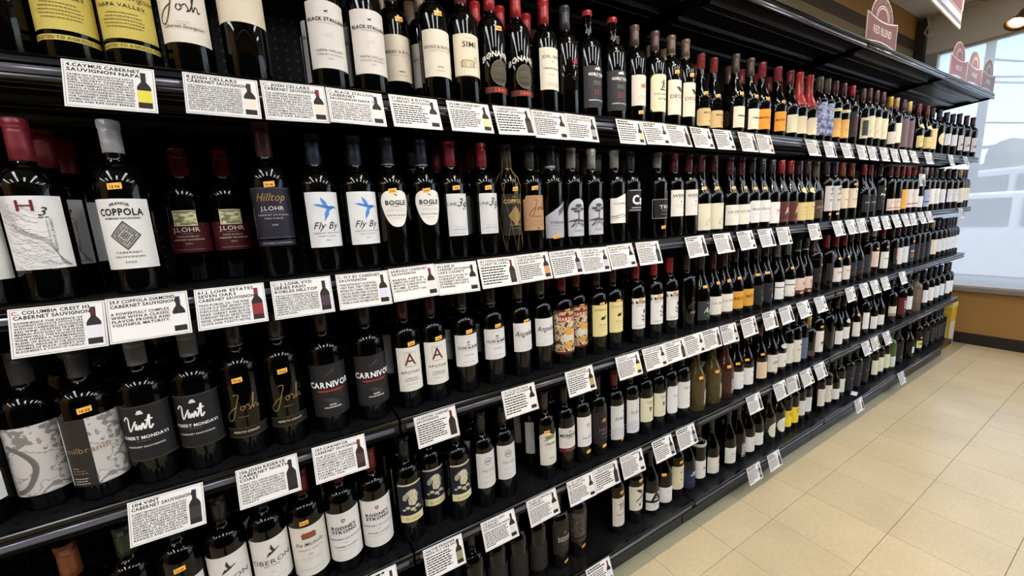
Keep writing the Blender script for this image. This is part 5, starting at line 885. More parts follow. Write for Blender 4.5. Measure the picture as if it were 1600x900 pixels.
# ------------------------------------------------------------------ bottles: (kind, u, v of a point on the axis in the photograph)
ROWS = {
1: dict(y=.047, b=[('plaindark', 14, 40), ('gold', 98, 53), ('gold', 210, 74), ('joshcream', 295, 60), ('creamhigh', 376, 12), ('stallion', 515, 107), ('stallion', 578, 111), ('bread', 622, 128, .115), ('bread', 682, 120), ('simi', 727, 115),
   ('bonanza', 771, 134), ('bonanza', 811, 141), ('joel', 854, 137), ('redtri', 884, 150), ('noble', 919, 150), ('noble', 957, 150), ('ranch', 991, 150), ('greek', 1022, 150), ('decoy', 1047, 155), ('decoy', 1069, 160),
   ('meiomi', 1093, 175, .10), ('meiomi', 1113, 170, .105), ('primus', 1146, 175), ('primus', 1169, 175), ('markwest', 1187, 180), ('markwest', 1211, 190), ('jcream', 1230, 197), ('waxred', 1244, 195), ('waxred', 1260, 196),
   ('lavend', 1275.6, 197), ('lavend', 1287, 201), ('amber', 1299, 204), ('amber', 1312, 204), ('dkredblue', 1325, 210), ('framed', 1344, 187), ('diagcream', 1354, 185), ('diagcream', 1365, 185), ('diagcream', 1375, 188),
   ('yellowcap', 1385.5, 207), ('creamtall', 1396, 200), ('plum', 1406, 210), ('plumgold', 1415, 212), ('conundrum', 1430, 212), ('conundrum', 1443, 215), ('tallorange', 1453, 207), ('oval', 1464, 212),
   ('whitenavy', 1475, 214), ('whitenavy', 1485, 214), ('tallplum', 1495, 216), ('tallplum', 1506, 218), ('tallplum', 1516, 220)]),
2: dict(y=.055, b=[('whitesketch', -15, 420), ('hthree', 48, 355), ('whitecap', 203, 355), ('jlohr', 284, 270, .145), ('jlohr', 345, 272, .145), ('hilltop', 422, 300), ('flyby', 497, 300), ('flyby', 560, 300), ('bogle', 610, 300), ('bogle', 662, 300),
   ('linethirty', 706, 300), ('linethirty', 757, 300), ('claret', 792, 300), ('kraft', 828, 310), ('sterling', 861, 310), ('silver', 893, 310), ('silver', 924, 310), ('mountain', 960, 310), ('element', 984, 310), ('trim', 1026, 300),
   ('wente', 1052, 300), ('wente', 1077, 300), ('jpinot', 1094, 300), ('jpinot', 1112, 300), ('lacrema', 1140, 300), ('lacrema', 1159, 300), ('scriptwhite', 1173, 300), ('scriptwhite', 1187, 300), ('jrs', 1207, 300),
   ('redA', 1219, 300), ('redA', 1231, 300), ('creambadge', 1243, 300), ('creambadge', 1257, 300), ('brownpinot', 1272, 300), ('avl', 1288, 300), ('avl', 1301, 300), ('goldcap', 1313, 300), ('goldcap', 1327, 300),
   ('echo', 1346, 300), ('echo', 1356, 300), ('blacktext', 1371, 300), ('pinklow', 1387, 300), ('pinklow', 1397, 300), ('ochre', 1406, 300), ('redband', 1415, 300), ('redband', 1424, 300), ('whitelow', 1432, 300), ('bluelab', 1442, 300),
   ('plainwhite', 1450, 300), ('plainwhite', 1458, 300), ('plainwhitek', 1467, 300), ('plainwhitek', 1478, 300), ('plainwhitek', 1487, 300), ('creamtall', 1496, 300), ('creamdark', 1507, 300), ('creamdark', 1517, 300)]),
3: dict(y=.078, b=[('whitesketch', -12, 715), ('milgrey', 52, 680, .10), ('milbrandt', 141, 690), ('vint', 232, 650), ('vint', 302, 640), ('joshres', 385, 640), ('joshres', 448, 625), ('carnivor', 515, 605), ('carnivor', 580, 592),
   ('apothic', 638, 580), ('apothic', 679, 567), ('clos', 726, 545), ('clos', 770, 537), ('angeline', 812, 530), ('angeline', 846, 520), ('bear', 879, 520), ('bear', 905, 510, .10), ('duckhorn', 929, 502), ('duckhorn', 955.5, 495),
   ('bonterra', 992, 491), ('bonterra', 1020, 487), ('bonterra', 1044, 480), ('joshdark', 1070, 485), ('greenlab', 1094, 484), ('lacremared', 1110, 478), ('lacremared', 1129, 476), ('mera', 1146, 470), ('mera', 1161, 468),
   ('blackc', 1175.6, 464), ('blackc', 1192, 460), ('stripewhite', 1210, 452), ('stripewhite', 1227, 450), ('pinkbc', 1242, 448), ('pinkbc', 1254, 446), ('netted', 1268, 430), ('redcapdark', 1287, 430), ('redtext', 1301, 430), ('redtext', 1314, 430),
   ('darkpinot', 1326, 405), ('darkpinot', 1337, 405), ('greygrad', 1349, 410), ('pinklab', 1360.5, 407), ('twoflags', 1375, 405), ('pinksquare', 1390, 400), ('letterA', 1399, 397), ('letterA', 1408, 395), ('bluegold', 1417, 392),
   ('tallblack', 1426, 392), ('tallblack', 1434, 392), ('tallblack', 1442, 390), ('creamtall', 1452, 390), ('whiteblue', 1460, 388), ('whiteblue', 1467, 388), ('plainwhitek', 1475, 386), ('plainwhitek', 1484, 385), ('whiteblue', 1492, 384), ('plainwhite', 1500, 382)]),
4: dict(y=.074, b=[('copper', 112, 890), ('olivecap', 204, 880), ('blankwhite', 292, 880), ('oberon', 360, 872), ('oberon', 427, 865), ('chateau', 483, 850), ('rodney', 537, 840), ('rodney', 587, 812), ('prisoner', 639, 780), ('prisoner', 677, 760, .10), ('prisoner', 713, 745),
   ('stagsleap', 756, 735), ('stagsleap', 787, 720), ('souverain', 852, 702), ('mondavi', 882, 688), ('flowerseal', 908, 678), ('hess', 932.5, 662), ('daou', 959, 660), ('daou', 983, 652), ('cakebread', 1005.5, 642), ('cakebread', 1027, 632),
   ('roundcorner', 1043, 617), ('tiptop', 1061, 612), ('oakclear', 1086, 618), ('oakclear', 1111, 610), ('oakrose', 1131, 604), ('pinotbird', 1146, 590), ('pinotbird', 1162, 584), ('tanpinot', 1183, 582), ('scenepinot', 1203, 562),
   ('badgepinot', 1217, 560), ('vertwhite', 1226, 545), ('dec', 1237, 542), ('bluegrey', 1248, 535), ('yellowtop', 1258, 535), ('horselab', 1273, 530), ('edgelab', 1289, 525), ('whitepl', 1303, 527), ('badgepinot', 1314, 517), ('heartlab', 1331, 510),
   ('plainwhite', 1346, 500), ('whitepl', 1358, 500), ('shortwhite', 1369, 497), ('creamband', 1389, 475), ('redbig', 1404, 472), ('plainwhitek', 1415, 468), ('clearplain', 1429, 462), ('plainwhitek', 1440, 457), ('plainwhite', 1449, 455),
   ('whiteblue', 1457.5, 452), ('whiteblue', 1466, 447), ('plainwhite', 1477, 442), ('whiteblue', 1486, 440)]),
5: dict(y=.082, b=[('blackplain', 742, 900), ('blackplain', 775, 893), ('blackplain', 807, 872), ('blackplain', 837, 860), ('rodneydark', 874, 850), ('engraved', 899, 825), ('hahn', 961, 805), ('floral', 989, 790), ('bigA', 1014, 785), ('whitepinot', 1036, 777), ('vtwo', 1053, 750), ('bluepinot', 1071, 752),
   ('whiteneck', 1087, 737), ('sailor', 1108, 735), ('patron', 1137, 727), ('unpinot', 1150.5, 707), ('patronb', 1161, 702), ('shortwhite', 1177, 692), ('ovalpinot', 1196, 684), ('ovalpinot', 1213, 676), ('yellowlab', 1224, 654), ('yellowlab', 1235, 648),
   ('whitelong', 1245.6, 636), ('whitelong', 1254, 628), ('vertwhite', 1276, 626), ('vertwhite', 1287, 620), ('shortwhite', 1298, 624), ('whitelong', 1307, 608), ('darklab', 1321, 599), ('darklab', 1333, 594), ('darklab', 1345, 590),
   ('greenwhite', 1360, 578), ('greenwhite', 1369, 573), ('greenwhite', 1378, 569), ('greencap', 1387, 569), ('bagged', 1398, 560), ('pinotsmall', 1415, 550), ('yellowframe', 1429, 546), ('inkblack', 1440, 535), ('inkblack', 1450, 527), ('inkblack', 1458, 521), ('inkblack', 1466, 518), ('inkblack', 1473, 514)])}
ROWNAME = {1: 'top row', 2: 'second row', 3: 'third row', 4: 'fourth row', 5: 'bottom row'}
ORD = ['', 'last', 'second', 'third', 'fourth', 'fifth', 'sixth', 'seventh', 'eighth', 'ninth', 'tenth', 'eleventh', 'twelfth', 'thirteenth', 'fourteenth', 'fifteenth', 'sixteenth', 'seventeenth', 'eighteenth', 'nineteenth', 'twentieth']
YAWS = {'hthree': 6, 'whitecap': 0, 'flyby': 10, 'jlohr': 2, 'linethirty': 4, 'milbrandt': 4, 'vint': -6, 'bogle': 2, 'apothic': -4, 'oakclear': 20, 'oakrose': 18}
def plain_word_count(s): return len(s.split())
PLACED = []
def place_bottle(key, x, y, z, yaw, label, group, near, sticky=True, rnd=None):
    t = TYPES[key]; seg = 40 if near else 22
    ms = build_type(t, seg)
    root = empty('wine_bottle', (x, y, z), R(yaw)); tag(root, label, 'bottle', group)
    lab = None
    for nm, me, par in ms:
        o = put(nm, me, lab if (par and lab) else root)
        if nm == 'label' and lab is None: lab = o
    if sticky and t['sticker']:
        sz, sa, tx = t['sticker']; put('price_sticker', sticker_mesh(t['P'], key, sz, sa, tx), root)
    return root
seen_labels = {}
for r_, row in ROWS.items():
    L_ = []
    for it in row['b']:
        key, u, v = it[:3]; y = it[3] if len(it) > 3 else row['y']
        y = max(y, TYPES[key]['r']+.0135); x = float(on_y(u, v, y)[0]); L_.append([key, x, y, TYPES[key]['r']])
    # keep neighbours from touching
    for _ in range(60):
        for a, b_ in zip(L_, L_[1:]):
            need = a[3]+b_[3]+(.0055 if 'claret' in (a[0], b_[0]) else .0015); dy = abs(a[2]-b_[2])
            nx = math.sqrt(max(0, need*need-dy*dy)); gap = b_[1]-a[1]
            if gap < nx: s = (nx-gap)/2+1e-5; a[1] -= s; b_[1] += s
        for a in L_:                    # nothing over the joint-free ends
            a[1] = min(a[1], 4*BW-.042)
    n = len(L_)
    runs = []; i = 0
    while i < n:
        j = i
        while j+1 < n and L_[j+1][0] == L_[i][0]: j += 1
        runs.append((i, j)); i = j+1
    count = {}
    for a, b_ in runs: count[L_[a][0]] = count.get(L_[a][0], 0)+1
    seen_r = {}
    for ri, (a, b_) in enumerate(runs):
        key = L_[a][0]; d = TYPES[key]['desc']; m_ = b_-a+1
        seen_r[key] = seen_r.get(key, 0)+1
        for i in range(a, b_+1):
            if m_ == 1: pos = ''
            elif m_ == 2: pos = ['left of the pair', 'right of the pair'][i-a]
            elif m_ == 3: pos = ['left of three', 'middle of three', 'right of three'][i-a]
            else: pos = ['leftmost', 'second', 'third', 'fourth', 'fifth'][i-a]+' of '+{4: 'four', 5: 'five'}[m_]
            from_end = n-i
            bits = [d]
            if count[key] > 1: pos = (ORD[from_end]+' from the window end') if from_end > 1 and from_end < len(ORD) else ('the one at the window end' if from_end == 1 else pos)
            elif from_end == 1: pos = 'at the window end'
            if pos: bits.append(pos)
            bits.append(ROWNAME[r_])
            lbl = ', '.join(bits)
            x, y = L_[i][1], L_[i][2]
            rr = random.Random(int(x*1000)+r_*7)
            yaw = YAWS.get(key, 0)+rr.uniform(-5, 5)
            o = place_bottle(key, x, y, Z[r_]-.0002, yaw, lbl, 'wine bottles standing on the '+ROWNAME[r_], x < 1.3, not (m_ > 1 and rr.random() < .12))
            PLACED.append((r_, key, x, y, o))
            seen_labels.setdefault(lbl, []).append(o)
# hanging paper tag and the wire net
for r_, key, x, y, o in PLACED:
    if key == 'cakebread' and r_ == 4:
        pt = [q for q in PLACED if q[1] == 'cakebread'][-1][4]
        put('neck_tag', MB().add([(-.030, -.030, .21), (-.012, -.036, .215), (-.010, -.0415, .155), (-.030, -.036, .165)], [(0, 1, 2, 3)], pmat('olive_paper_tag', (.42, .38, .18), .6)).add([(-.030, -.0295, .21), (-.012, -.0355, .215), (-.010, -.041, .155), (-.030, -.0355, .165)], [(3, 2, 1, 0)], pmat('olive_paper_tag', (.42, .38, .18), .6)), pt, rot=(0, 0, R(50)))
        break
cl = [q for q in PLACED if q[1] == 'claret'][0]
mbn = MB(); Pn = profile('b', .305, .0360)
for k in range(7):
    for sgn in (1, -1):
        pts = []
        for q in range(15):
            z = .006+(.30-.006)*q/14; an = 2*math.pi*k/7+sgn*1.6*q/14; rr = rad_at(Pn, z)+.0014; pts.append((rr*math.sin(an), -rr*math.cos(an), z))
        mbn.tube(pts, .0004, pmat('gold_wire', (.75, .62, .35), .35, .8), 4)
put('wire_net', mbn, cl[4])

# second and third bottles of each column, standing behind the front ones
cnt = 0; NEARBACK = []; FAR = []
for r_, key, x, y, o in PLACED:
    if key in ('oakclear', 'oakrose', 'clearplain', 'whitesketch', 'copper', 'olivecap'): continue
    t = TYPES[key]; rr = random.Random(int(x*977)+r_)
    if r_ == 1 and x < -.1 or r_ == 5 and .5 < x < 1.0: continue
    ny = y+2*t['r']+.006+rr.uniform(0, .01)
    if r_ in (1, 2) and x < 1.0 or r_ == 3 and x < .45: NEARBACK.append((r_, key, x+rr.uniform(-.004, .004), ny))
    elif rr.random() < .8: FAR.append((r_, key, x+rr.uniform(-.003, .003), ny))
    if rr.random() < .6: FAR.append((r_, key, x+rr.uniform(-.003, .003), ny+2*t['r']+.006))
NEARBACK = [q for q in NEARBACK if q[1] in ('stallion', 'bread', 'bonanza', 'joel', 'hthree', 'jlohr', 'flyby', 'bogle', 'linethirty', 'sterling', 'silver', 'mountain', 'trim', 'milbrandt', 'vint', 'joshres', 'clos', 'ranch')]
bt_used = {}
def collide(x, y, r_, rr, pool): return any(q[0] == r_ and math.hypot(q[1]-x, q[2]-y) < q[3]+rr+.0008 for q in pool)
POOL = [(a, x, y, TYPES[k]['r']) for a, k, x, y, o in PLACED]
bcount = {}
for r_, key, x, y in NEARBACK:
    if collide(x, y, r_, TYPES[key]['r'], POOL): FAR.append((r_, key, x, y+.012)); continue
    POOL.append((r_, x, y, TYPES[key]['r'])); c_ = bcount.get((r_, key), 0); bcount[r_, key] = c_+1
    short = TYPES[key]['desc'].split(',')[0]
    words_ = short.split()[:7]
    lbl = ' '.join(words_)+', standing behind the '+('front one' if c_ == 0 else ('right front one' if c_ == 1 else 'farther front one'))+', '+ROWNAME[r_]
    place_bottle(key, x, y, Z[r_]-.0002, YAWS.get(key, 0)+random.uniform(-8, 8), lbl, 'wine bottles standing on the '+ROWNAME[r_], True, random.random() < .5)
    seen_labels.setdefault(lbl, []).append(1)
# the rest of the stock behind, too deep to pick apart: one joined stock object
allv, allf, allm, mats = [], [], [], []
for r_, key, x, y in FAR:
    if y > YB-.05 or collide(x, y, r_, TYPES[key]['r'], POOL): continue
    POOL.append((r_, x, y, TYPES[key]['r'])); t = TYPES[key]; P = profile(t['body'], t['H'], t['r'])
    mb = MB().lathe(P, t['glass'], 14)
    rn = .0158; mb.lathe([(rn-.0003, t['H']-t['cap'][1]), (rn, t['H']-t['cap'][1]+.001), (rn, t['H']+.001), (.001, t['H']+.0015)], foil(t['cap'][0]), 12)
    if t['labels']:
        lb = t['labels'][0]; rr = t['r']+.0006; a = R(lb['a'])
        vs = []
        for i in range(9):
            an = -a+2*a*i/8; vs += [(rr*math.sin(an), -rr*math.cos(an), lb['z0']), (rr*math.sin(an), -rr*math.cos(an), lb['z1'])]
        mb.add(vs, [(2*i, 2*i+2, 2*i+3, 2*i+1) for i in range(8)], paper(lb['col']), True)
    o0 = len(allv); allv += [(v[0]+x, v[1]+y, v[2]+Z[r_]-.0002) for v in mb.v]; allf += [tuple(i+o0 for i in f) for f in mb.f]
    for m_ in mb.ms:
        if m_ not in mats: mats.append(m_)
    allm += [mats.index(mb.ms[i]) for i in mb.mi]
me = bpy.data.meshes.new('back_stock'); me.from_pydata(allv, [], allf)
for m_ in mats: me.materials.append(m_)
me.polygons.foreach_set('material_index', allm); me.polygons.foreach_set('use_smooth', [True]*len(allf)); me.update()
o = put('back_stock', me); tag(o, 'rest of the wine stock standing deeper on all five shelves behind the front bottles', 'bottle stock', kind='stuff')

# ------------------------------------------------------------------ description cards clipped into the price channel
CWD, CHT, CT = .115, .081, .0007
def bottle_pic(mb, x, y, h, col, cap='4a2a2c'):
    """little printed bottle; x centre, y bottom"""
    w = h*.145
    def P2(pts, mt, off): mb.add([(px, -off, pz) for px, pz in pts], [tuple(range(len(pts)))], mt)
    P2([(x-w, y), (x+w, y), (x+w, y+h*.58), (x+w*.75, y+h*.66), (x+w*.36, y+h*.74), (x+w*.36, y+h*.8), (x-w*.36, y+h*.8), (x-w*.36, y+h*.74), (x-w*.75, y+h*.66), (x-w, y+h*.58)], ink('2a2522'), .0004)
    P2([(x-w*.38, y+h*.78), (x+w*.38, y+h*.78), (x+w*.38, y+h), (x-w*.38, y+h)], ink(cap), .00045)
    P2([(x-w, y+h*.16), (x+w, y+h*.16), (x+w, y+h*.50), (x-w, y+h*.50)], ink(col), .00055)
card_mesh = None
def card(x0, z, y0, tilt, label, hdr=None, body=None, col='d8d4cc', cap='4a2a2c', ink1='14110f', seed=0, wide=1.0, paper_mt=None, dz=0.0, yaw=0.0):
    w, h = CWD*wide, CHT
    root = empty('price_card', (x0, y0, z+dz)); root.rotation_euler = (-R(tilt), R(yaw), 0)
    tag(root, label, 'price card', 'wine description cards on the shelf fronts')
    put('card', MB().box(0, w, 0, CT, -h, 0, paper_mt or M_WHITE), root)
    mb = MB()
    def q(x_0, x_1, z0, z1, mt=M_INK, off=.0003): mb.add([(x_0, -off, z0), (x_1, -off, z0), (x_1, -off, z1), (x_0, -off, z1)], [(0, 1, 2, 3)], mt)
    for a in frame(.0022, w-.0022, -h+.0022, -.0022, .0005): q(a[0][0], a[1][0], a[0][1], a[2][1])
    if hdr is None: hdr = []
    y = -.0050; left = .0055; maxw = w-.012
    if hdr and hdr[0][0] in '0123456789C' or hdr: pass
    for ln in hdr:
        V, T_, tw = text2d(ln, .0058, 'b', 1.15)
        room = maxw-(.012 if True else 0)
        if tw > room: V[:, 0] *= room/tw; tw = room
        V = V+np.array([left+tw/2, y-.0029])
        red = ln.startswith('C.')
        if red:
            k = V[:, 0] < left+tw*.055
        mb.add([(a, -.0003, b_) for a, b_ in V], T_, M_INK)
        if red: q(left-.0004, left+.0049, y-.0062, y+.0008, paper_mt or M_WHITE, .00034); V2, T2, w2 = text2d('C.', .0058, 'b', 1.0); V2 = V2+np.array([left+.0026, y-.0029]); mb.add([(a, -.0004, b_) for a, b_ in V2], T2, M_RED)
        y -= .0080
    if hdr is not None and not hdr:
        rnd = random.Random(seed); nl = rnd.choice([2, 2, 3])
        for i in range(nl):
            x = left; end = left+maxw*rnd.uniform(.45, .8)
            while x < end: l_ = rnd.uniform(.006, .016); q(x, min(x+l_, end), y-.0045, y); x += l_+.002
            y -= .0075
    y -= .0022 if len(hdr) != 2 or not body or len(body) > 6 else .006
    bot = -h+.0065; bw = w-.034
    if body:
        pitch = min(.0068, (y-bot)/len(body)); ch = pitch*.70
        for ln in body:
            V, T_, tw = text2d(ln, ch, 'b', 1.3)
            if tw > bw: V[:, 0] *= bw/tw; tw = bw
            V = V+np.array([left+tw/2, y-ch/2]); mb.add([(a, -.0003, b_) for a, b_ in V], T_, M_INK); y -= pitch
    else:
        rnd = random.Random(seed+5); nl = rnd.choice([8, 9, 10, 7]); pitch = (y-bot)/nl; ch = pitch*.50
        for i in range(nl):
            x = left; end = left+bw*(rnd.uniform(.82, 1.0) if i < nl-1 else rnd.uniform(.3, .8))
            while x < end:
                l_ = rnd.uniform(.004, .012); q(x, min(x+l_, end), y-ch, y, ink('2a2624')); x += l_+.0014
            y -= pitch
    put('lettering', mb, root)
    mp_ = MB(); bottle_pic(mp_, w-.0155, -h+.007, h*.80, col, cap); put('bottle_picture', mp_, root)
    return root
TX = {
 'cay': (['4.CAYMUS CABERNET', 'SAUVIGNON NAPA'], ['CAYMUS HAS A SIGNATURE STYLE THAT IS', 'DARK IN COLOR, WITH RICH FRUIT AND', 'RIPE, VELVETY TANNINS - AS', 'APPROACHABLE IN YOUTH AS IN MATURITY.', 'WE FARM CABERNET GRAPES IN EIGHT OF', "NAPA'S 16 SUB-APPELLATIONS, WITH", 'DIVERSIFICATION ENABLING US TO MAKE', 'THE BEST POSSIBLE WINE IN A GIVEN YEAR.', 'OUR CABERNET OFFERS LAYERED, LUSH', 'AROMAS AND FLAVORS, INCLUDING COCOA,', 'CASSIS AND RIPE DARK BERRIES.'], 'd8c84a'),
 'josh': (['8.JOSH CELLARS', 'CABERNET SAUVIGNON'], ['OUR CABERNET SAUVIGNON WAS THE FIRST', 'WINE WE MADE, THIS IS THE WINE THAT', 'STARTED IT ALL, SETTING THE EXACTING', 'STANDARDS THAT WE HOLD OURSELVES', 'TO FOR ALL OF OUR VARIETALS. THE NOSE', 'BURSTS WITH AROMAS OF INTENSE DARK', 'FRUITS, CINNAMON, CLOVE, AND SUBTLE', 'OAK AROMAS. THE PALATE IS DOMINATED', 'BY FLAVORS OF BLACK CHERRIES AND', 'BLACKBERRIES, ACCENTED BY VANILLA', 'AND TOASTY OAK AND FINISHES LONG', 'WITH ROUND, SOFT TANNINS.'], 'e0d6c2'),
 'joshc': (['C. JOSH CELLARS', 'CABERNET SAUVIGNON'], ['OUR CABERNET SAUVIGNON WAS', 'THE FIRST WINE WE MADE, THIS IS', 'THE WINE THAT STARTED IT ALL,', 'SETTING THE EXACTING', 'STANDARDS THAT WE HOLD', 'OURSELVES TO FOR ALL OF OUR', 'VARIETALS. THE NOSE BURSTS', 'WITH AROMAS OF INTENSE DARK', 'FRUITS, CINNAMON, CLOVE, AND', 'SUBTLE OAK AROMAS.'], 'e0d6c2'),
 'stal': (['C. BLACK STALLION', 'CABERNET', 'SAUVIGNON NAPA V'], ['THIS RICH, FRUIT-FORWARD', 'WINE CALLS FOR SUCCULENT,', 'FLAVORFUL DISHES SUCH AS', 'GRILLED TENDERLOIN WITH', 'ROASTED SHALLOTS, CREAMY', 'BLUE CHEESES, PEPPER-', 'RUBBED PORK CHOPS OR DUCK', 'BREAST WITH GRILLED PLUMS.'], 'dcd4cc'),
 'bread': (['57.BREAD & BUTTER', 'CABERNET SAUVIGNON'], None, 'd8d4cc'), 'simi': (['34.SIMI CABERNET', 'SAUVIGNON'], None, 'e0c890'),
 'bon': (['115.BONANZA', 'CABERNET SAUVIGNON'], None, '4a3a2a'), 'joel': (['28.JOEL GOTT', 'CABERNET SAUVIGNON'], None, 'e0d8c4'), 'just': (['24.AUSTIN CABERNET', 'SAUVIGNON PASO', 'ROBLES'], None, '9a9aa2'),
 'h3': (['C. COLUMBIA CREST H3', 'CABERNET SAUVIGNON'], ['EXPERIENCE THE ESSENCE OF', 'WASHINGTON STATE VITICULTURE', 'WITH H3 CABERNET SAUVIGNON', 'RED WINE. CRAFTED FROM THE', 'MINERAL-RICH SOILS OF THE HORSE', 'HEAVEN HILLS, THIS EXQUISITE RED', 'WINE OFFERS A HARMONIOUS', 'BLEND OF BOLD FLAVORS. UPON', 'OPENING, INDULGE IN THE ENTICING', 'AROMAS OF BLACK CHERRY AND', 'BLACKBERRY A TOUCH OF VANILLA.'], 'd8d6da'),
 'cop': (['59.F COPPOLA DIAMOND', 'CABERNET SAUVIGNON'], ['A POWERFULLY COMPLEX', 'WINE WITH A CLASSIC', 'FLAVOR PROFILE AND', 'YOUTHFUL MATURITY.'], 'e0dedc'),
 'jl': (['61.J. LOHR ESTATES', 'SEVEN OAKS', 'CABERNET SAUVIGNON'], ['PASO ROBLES, CA- THE WINE', 'COLOR IS A DEEP, BRIGHT, RED', 'PURPLE HUE. AN ABUNDANCE OF', 'DARK CHERRY AND BLACK', 'CURRANT FRUIT GREETS THE', 'NOSE, ENHANCED BY SPICY', 'CLOVE AND TOASTY NOTES.'], '8a3030'),
 'hill': (['C. J. LOHR VYD', 'SERIES PASO', 'ROBLES HILLTOP'], ['THE HILLTOP CABERNET SAUVIGNON', 'IS PRIMARILY SOURCED FROM THE', 'RELATIVELY COOL EL POMAR', 'DISTRICT SUB-AVA IN PASO ROBLES,', 'WHERE THE J. LOHR SHOTWELL', 'VINEYARD IS LOCATED. A LESSER', 'AMOUNT IS FROM THE J. LOHR BECK', 'VINEYARD, LOCATED AT A 1,700 FOOT', 'ELEVATION.'], '4a3a44'),
 'fly': (['C. FLY BY CABERNET', 'SAUVIGNON'], ['WINE ENTHUSIAST-CALIFORNIA-', 'VERY RIPE, VERY DEEP AND', 'MODERATELY TANNIC, THIS POTENT', 'AND FULL-BODIED WINE TASTES RIPE', 'CHERRIES, DRIED PLUMS AND BLACK', 'TEA FLAVORS OVER AMPLE, SOFT', 'VANILLA AND NUTMEG NOTES.'], 'c8ccd8'),
 'bog': (['64.BOGLE CABERNET', 'SAUVIGNON'], ['BARREL AGED IN', 'AMERICAN OAK FOR 14', 'MONTHS, CHERRIES AND', 'PLUMS, DARK', 'CHOCOLATE, SPICY OAK.'], 'd8d0c8'),
 'line': (['62.LINE 39', 'CABERNET SAUVIGNON', 'LAKE COUNTY'], ['RICH FRUIT FLAVORS OF', 'CURRANT AND', 'BLACKBERRY WITH HINTS', 'OF PEPPER AND SUBTLE', 'TANNINS.'], 'd8d8da'),
 'clar': (['58.F COPPOLA DIAMOND', 'CLARET BL LABEL'], None, '3a342c'), 'kraft': (['75.JOSH CELLARS', 'CAB SVGN BOURBON', 'BARREL RSV'], None, 'c89060'), 'ster': (['76.STERLING CABERNET', 'SAUVIGNON NAPA'], None, '8a8a90'),
 'silv': (['79.SILVER OAK', 'ALEXANDER VALLEY', 'CABERNET SAU'], None, 'b8bac0'), 'will': (['80.WILLIAM HILL', 'CABERNET SAUVIGNON', 'NORTH C'], None, 'd8d6d2'), 'sub': (['81.SUBSTANCE', 'CABERNET SAUVIGNON'], None, '3a383c'),
 'vint': (['104.VINT', 'CABERNET SAUVIGNON'], ['ROBERT MONDAVI PRIVATE SELECTION', 'CABERNET SAUVIGNON GIVES RISE', 'OFFERS SWEET FRUIT CHARACTER AND', 'BRIGHT ACIDITY. THIS WINE OPENS', 'WITH AROMAS OF BLACK PLUM,', 'RED BERRY, BLACKBERRIES, RED BERRY,', 'AND SPICE, TINGED WITH JASPER', 'AROMAS OF TEA LEAF, PLUM', 'CALIFORNIA SUN ON THE PALATE', 'WITH FINE BALANCE OF FRENCH OAK', 'BARRELS AND VANILLA.'], '3a3638'),
 'jres': (['106.JOSH RESERVE', 'CABERNET NORTH', 'COAST'], ['ROBUST, FULL AND BALANCED, THIS', 'WINE IS RICH WITH AROMAS OF', 'DARK FRUITS OF BLACKBERRY', 'WITH SUBTLE CHOCOLATE AND', 'HAZELNUT FLAVORS AND A TOUCH OF', 'VANILLA LAYERED WITH A LONG', 'FINISH. TANNINS ARE ROUND AND', 'TOASTY.'], '2e2a2a'),
 'carn': (['107.CARNIVOR', 'CABERNET SAUVIGNON'], ['OUR BOLDLY BLENDED', 'CALIFORNIA CABERNET', 'SAUVIGNON IS AN EXCEPTIONAL', 'COMPLEMENT TO YOUR', 'FAVORITE RED MEAT. LAYERED', 'WITH NOTES OF RICH', 'BLACKBERRY, LUSCIOUS', 'CARAMEL, AND SMOOTH', 'TOASTED OAK.'], '4a3436'),
 'apo': (['110.APOTHIC CABERNET', 'SAUVIGNON'], None, '3a2626'), 'clos': (['131.CLOS DU BOIS', 'CABERNET SAUVIGNON'], None, 'd8d6d2'), 'freak': (['132.FREAKSHOW', 'CABERNET SAUVIGNON'], None, 'a8946a'), 'duck': (['135.DECOY', 'CABERNET SAUVIGNON'], None, 'd8c878'),
 'c1': (['137.AUSTIN HOPE CAB', 'CABERNET SAUVIGNON'], None, 'd0ccc4'), 'c2': (['138.JAX VINEYARD', 'CABERNET'], None, '3a3838'), 'prist': (['164.THE PRISONER', 'NAPA VLY CAB SAU'], None, '8a8460'), 'leap': (['165.STAGS LEAP', 'CABERNET', 'SAUVIGNON NAPA'], None, 'd0ccc8'),
 'chat': (['166.LES STE MICHELLE', 'CABERNET', 'SAUVIGNON'], None, 'd4ccc4'), 'mond': (['C. CK CARLO', 'MONDAVI CAB', 'SAUVIGNON'], None, 'd8d2cc'), 'hess2': (['C. HESS SELECTION', 'CABERNET SAUVIGNON'], None, '3a2a30'), 'daou2': (['200.DAOU CABERNET', 'SAUVIGNON'], None, 'd0d0d0'),
}
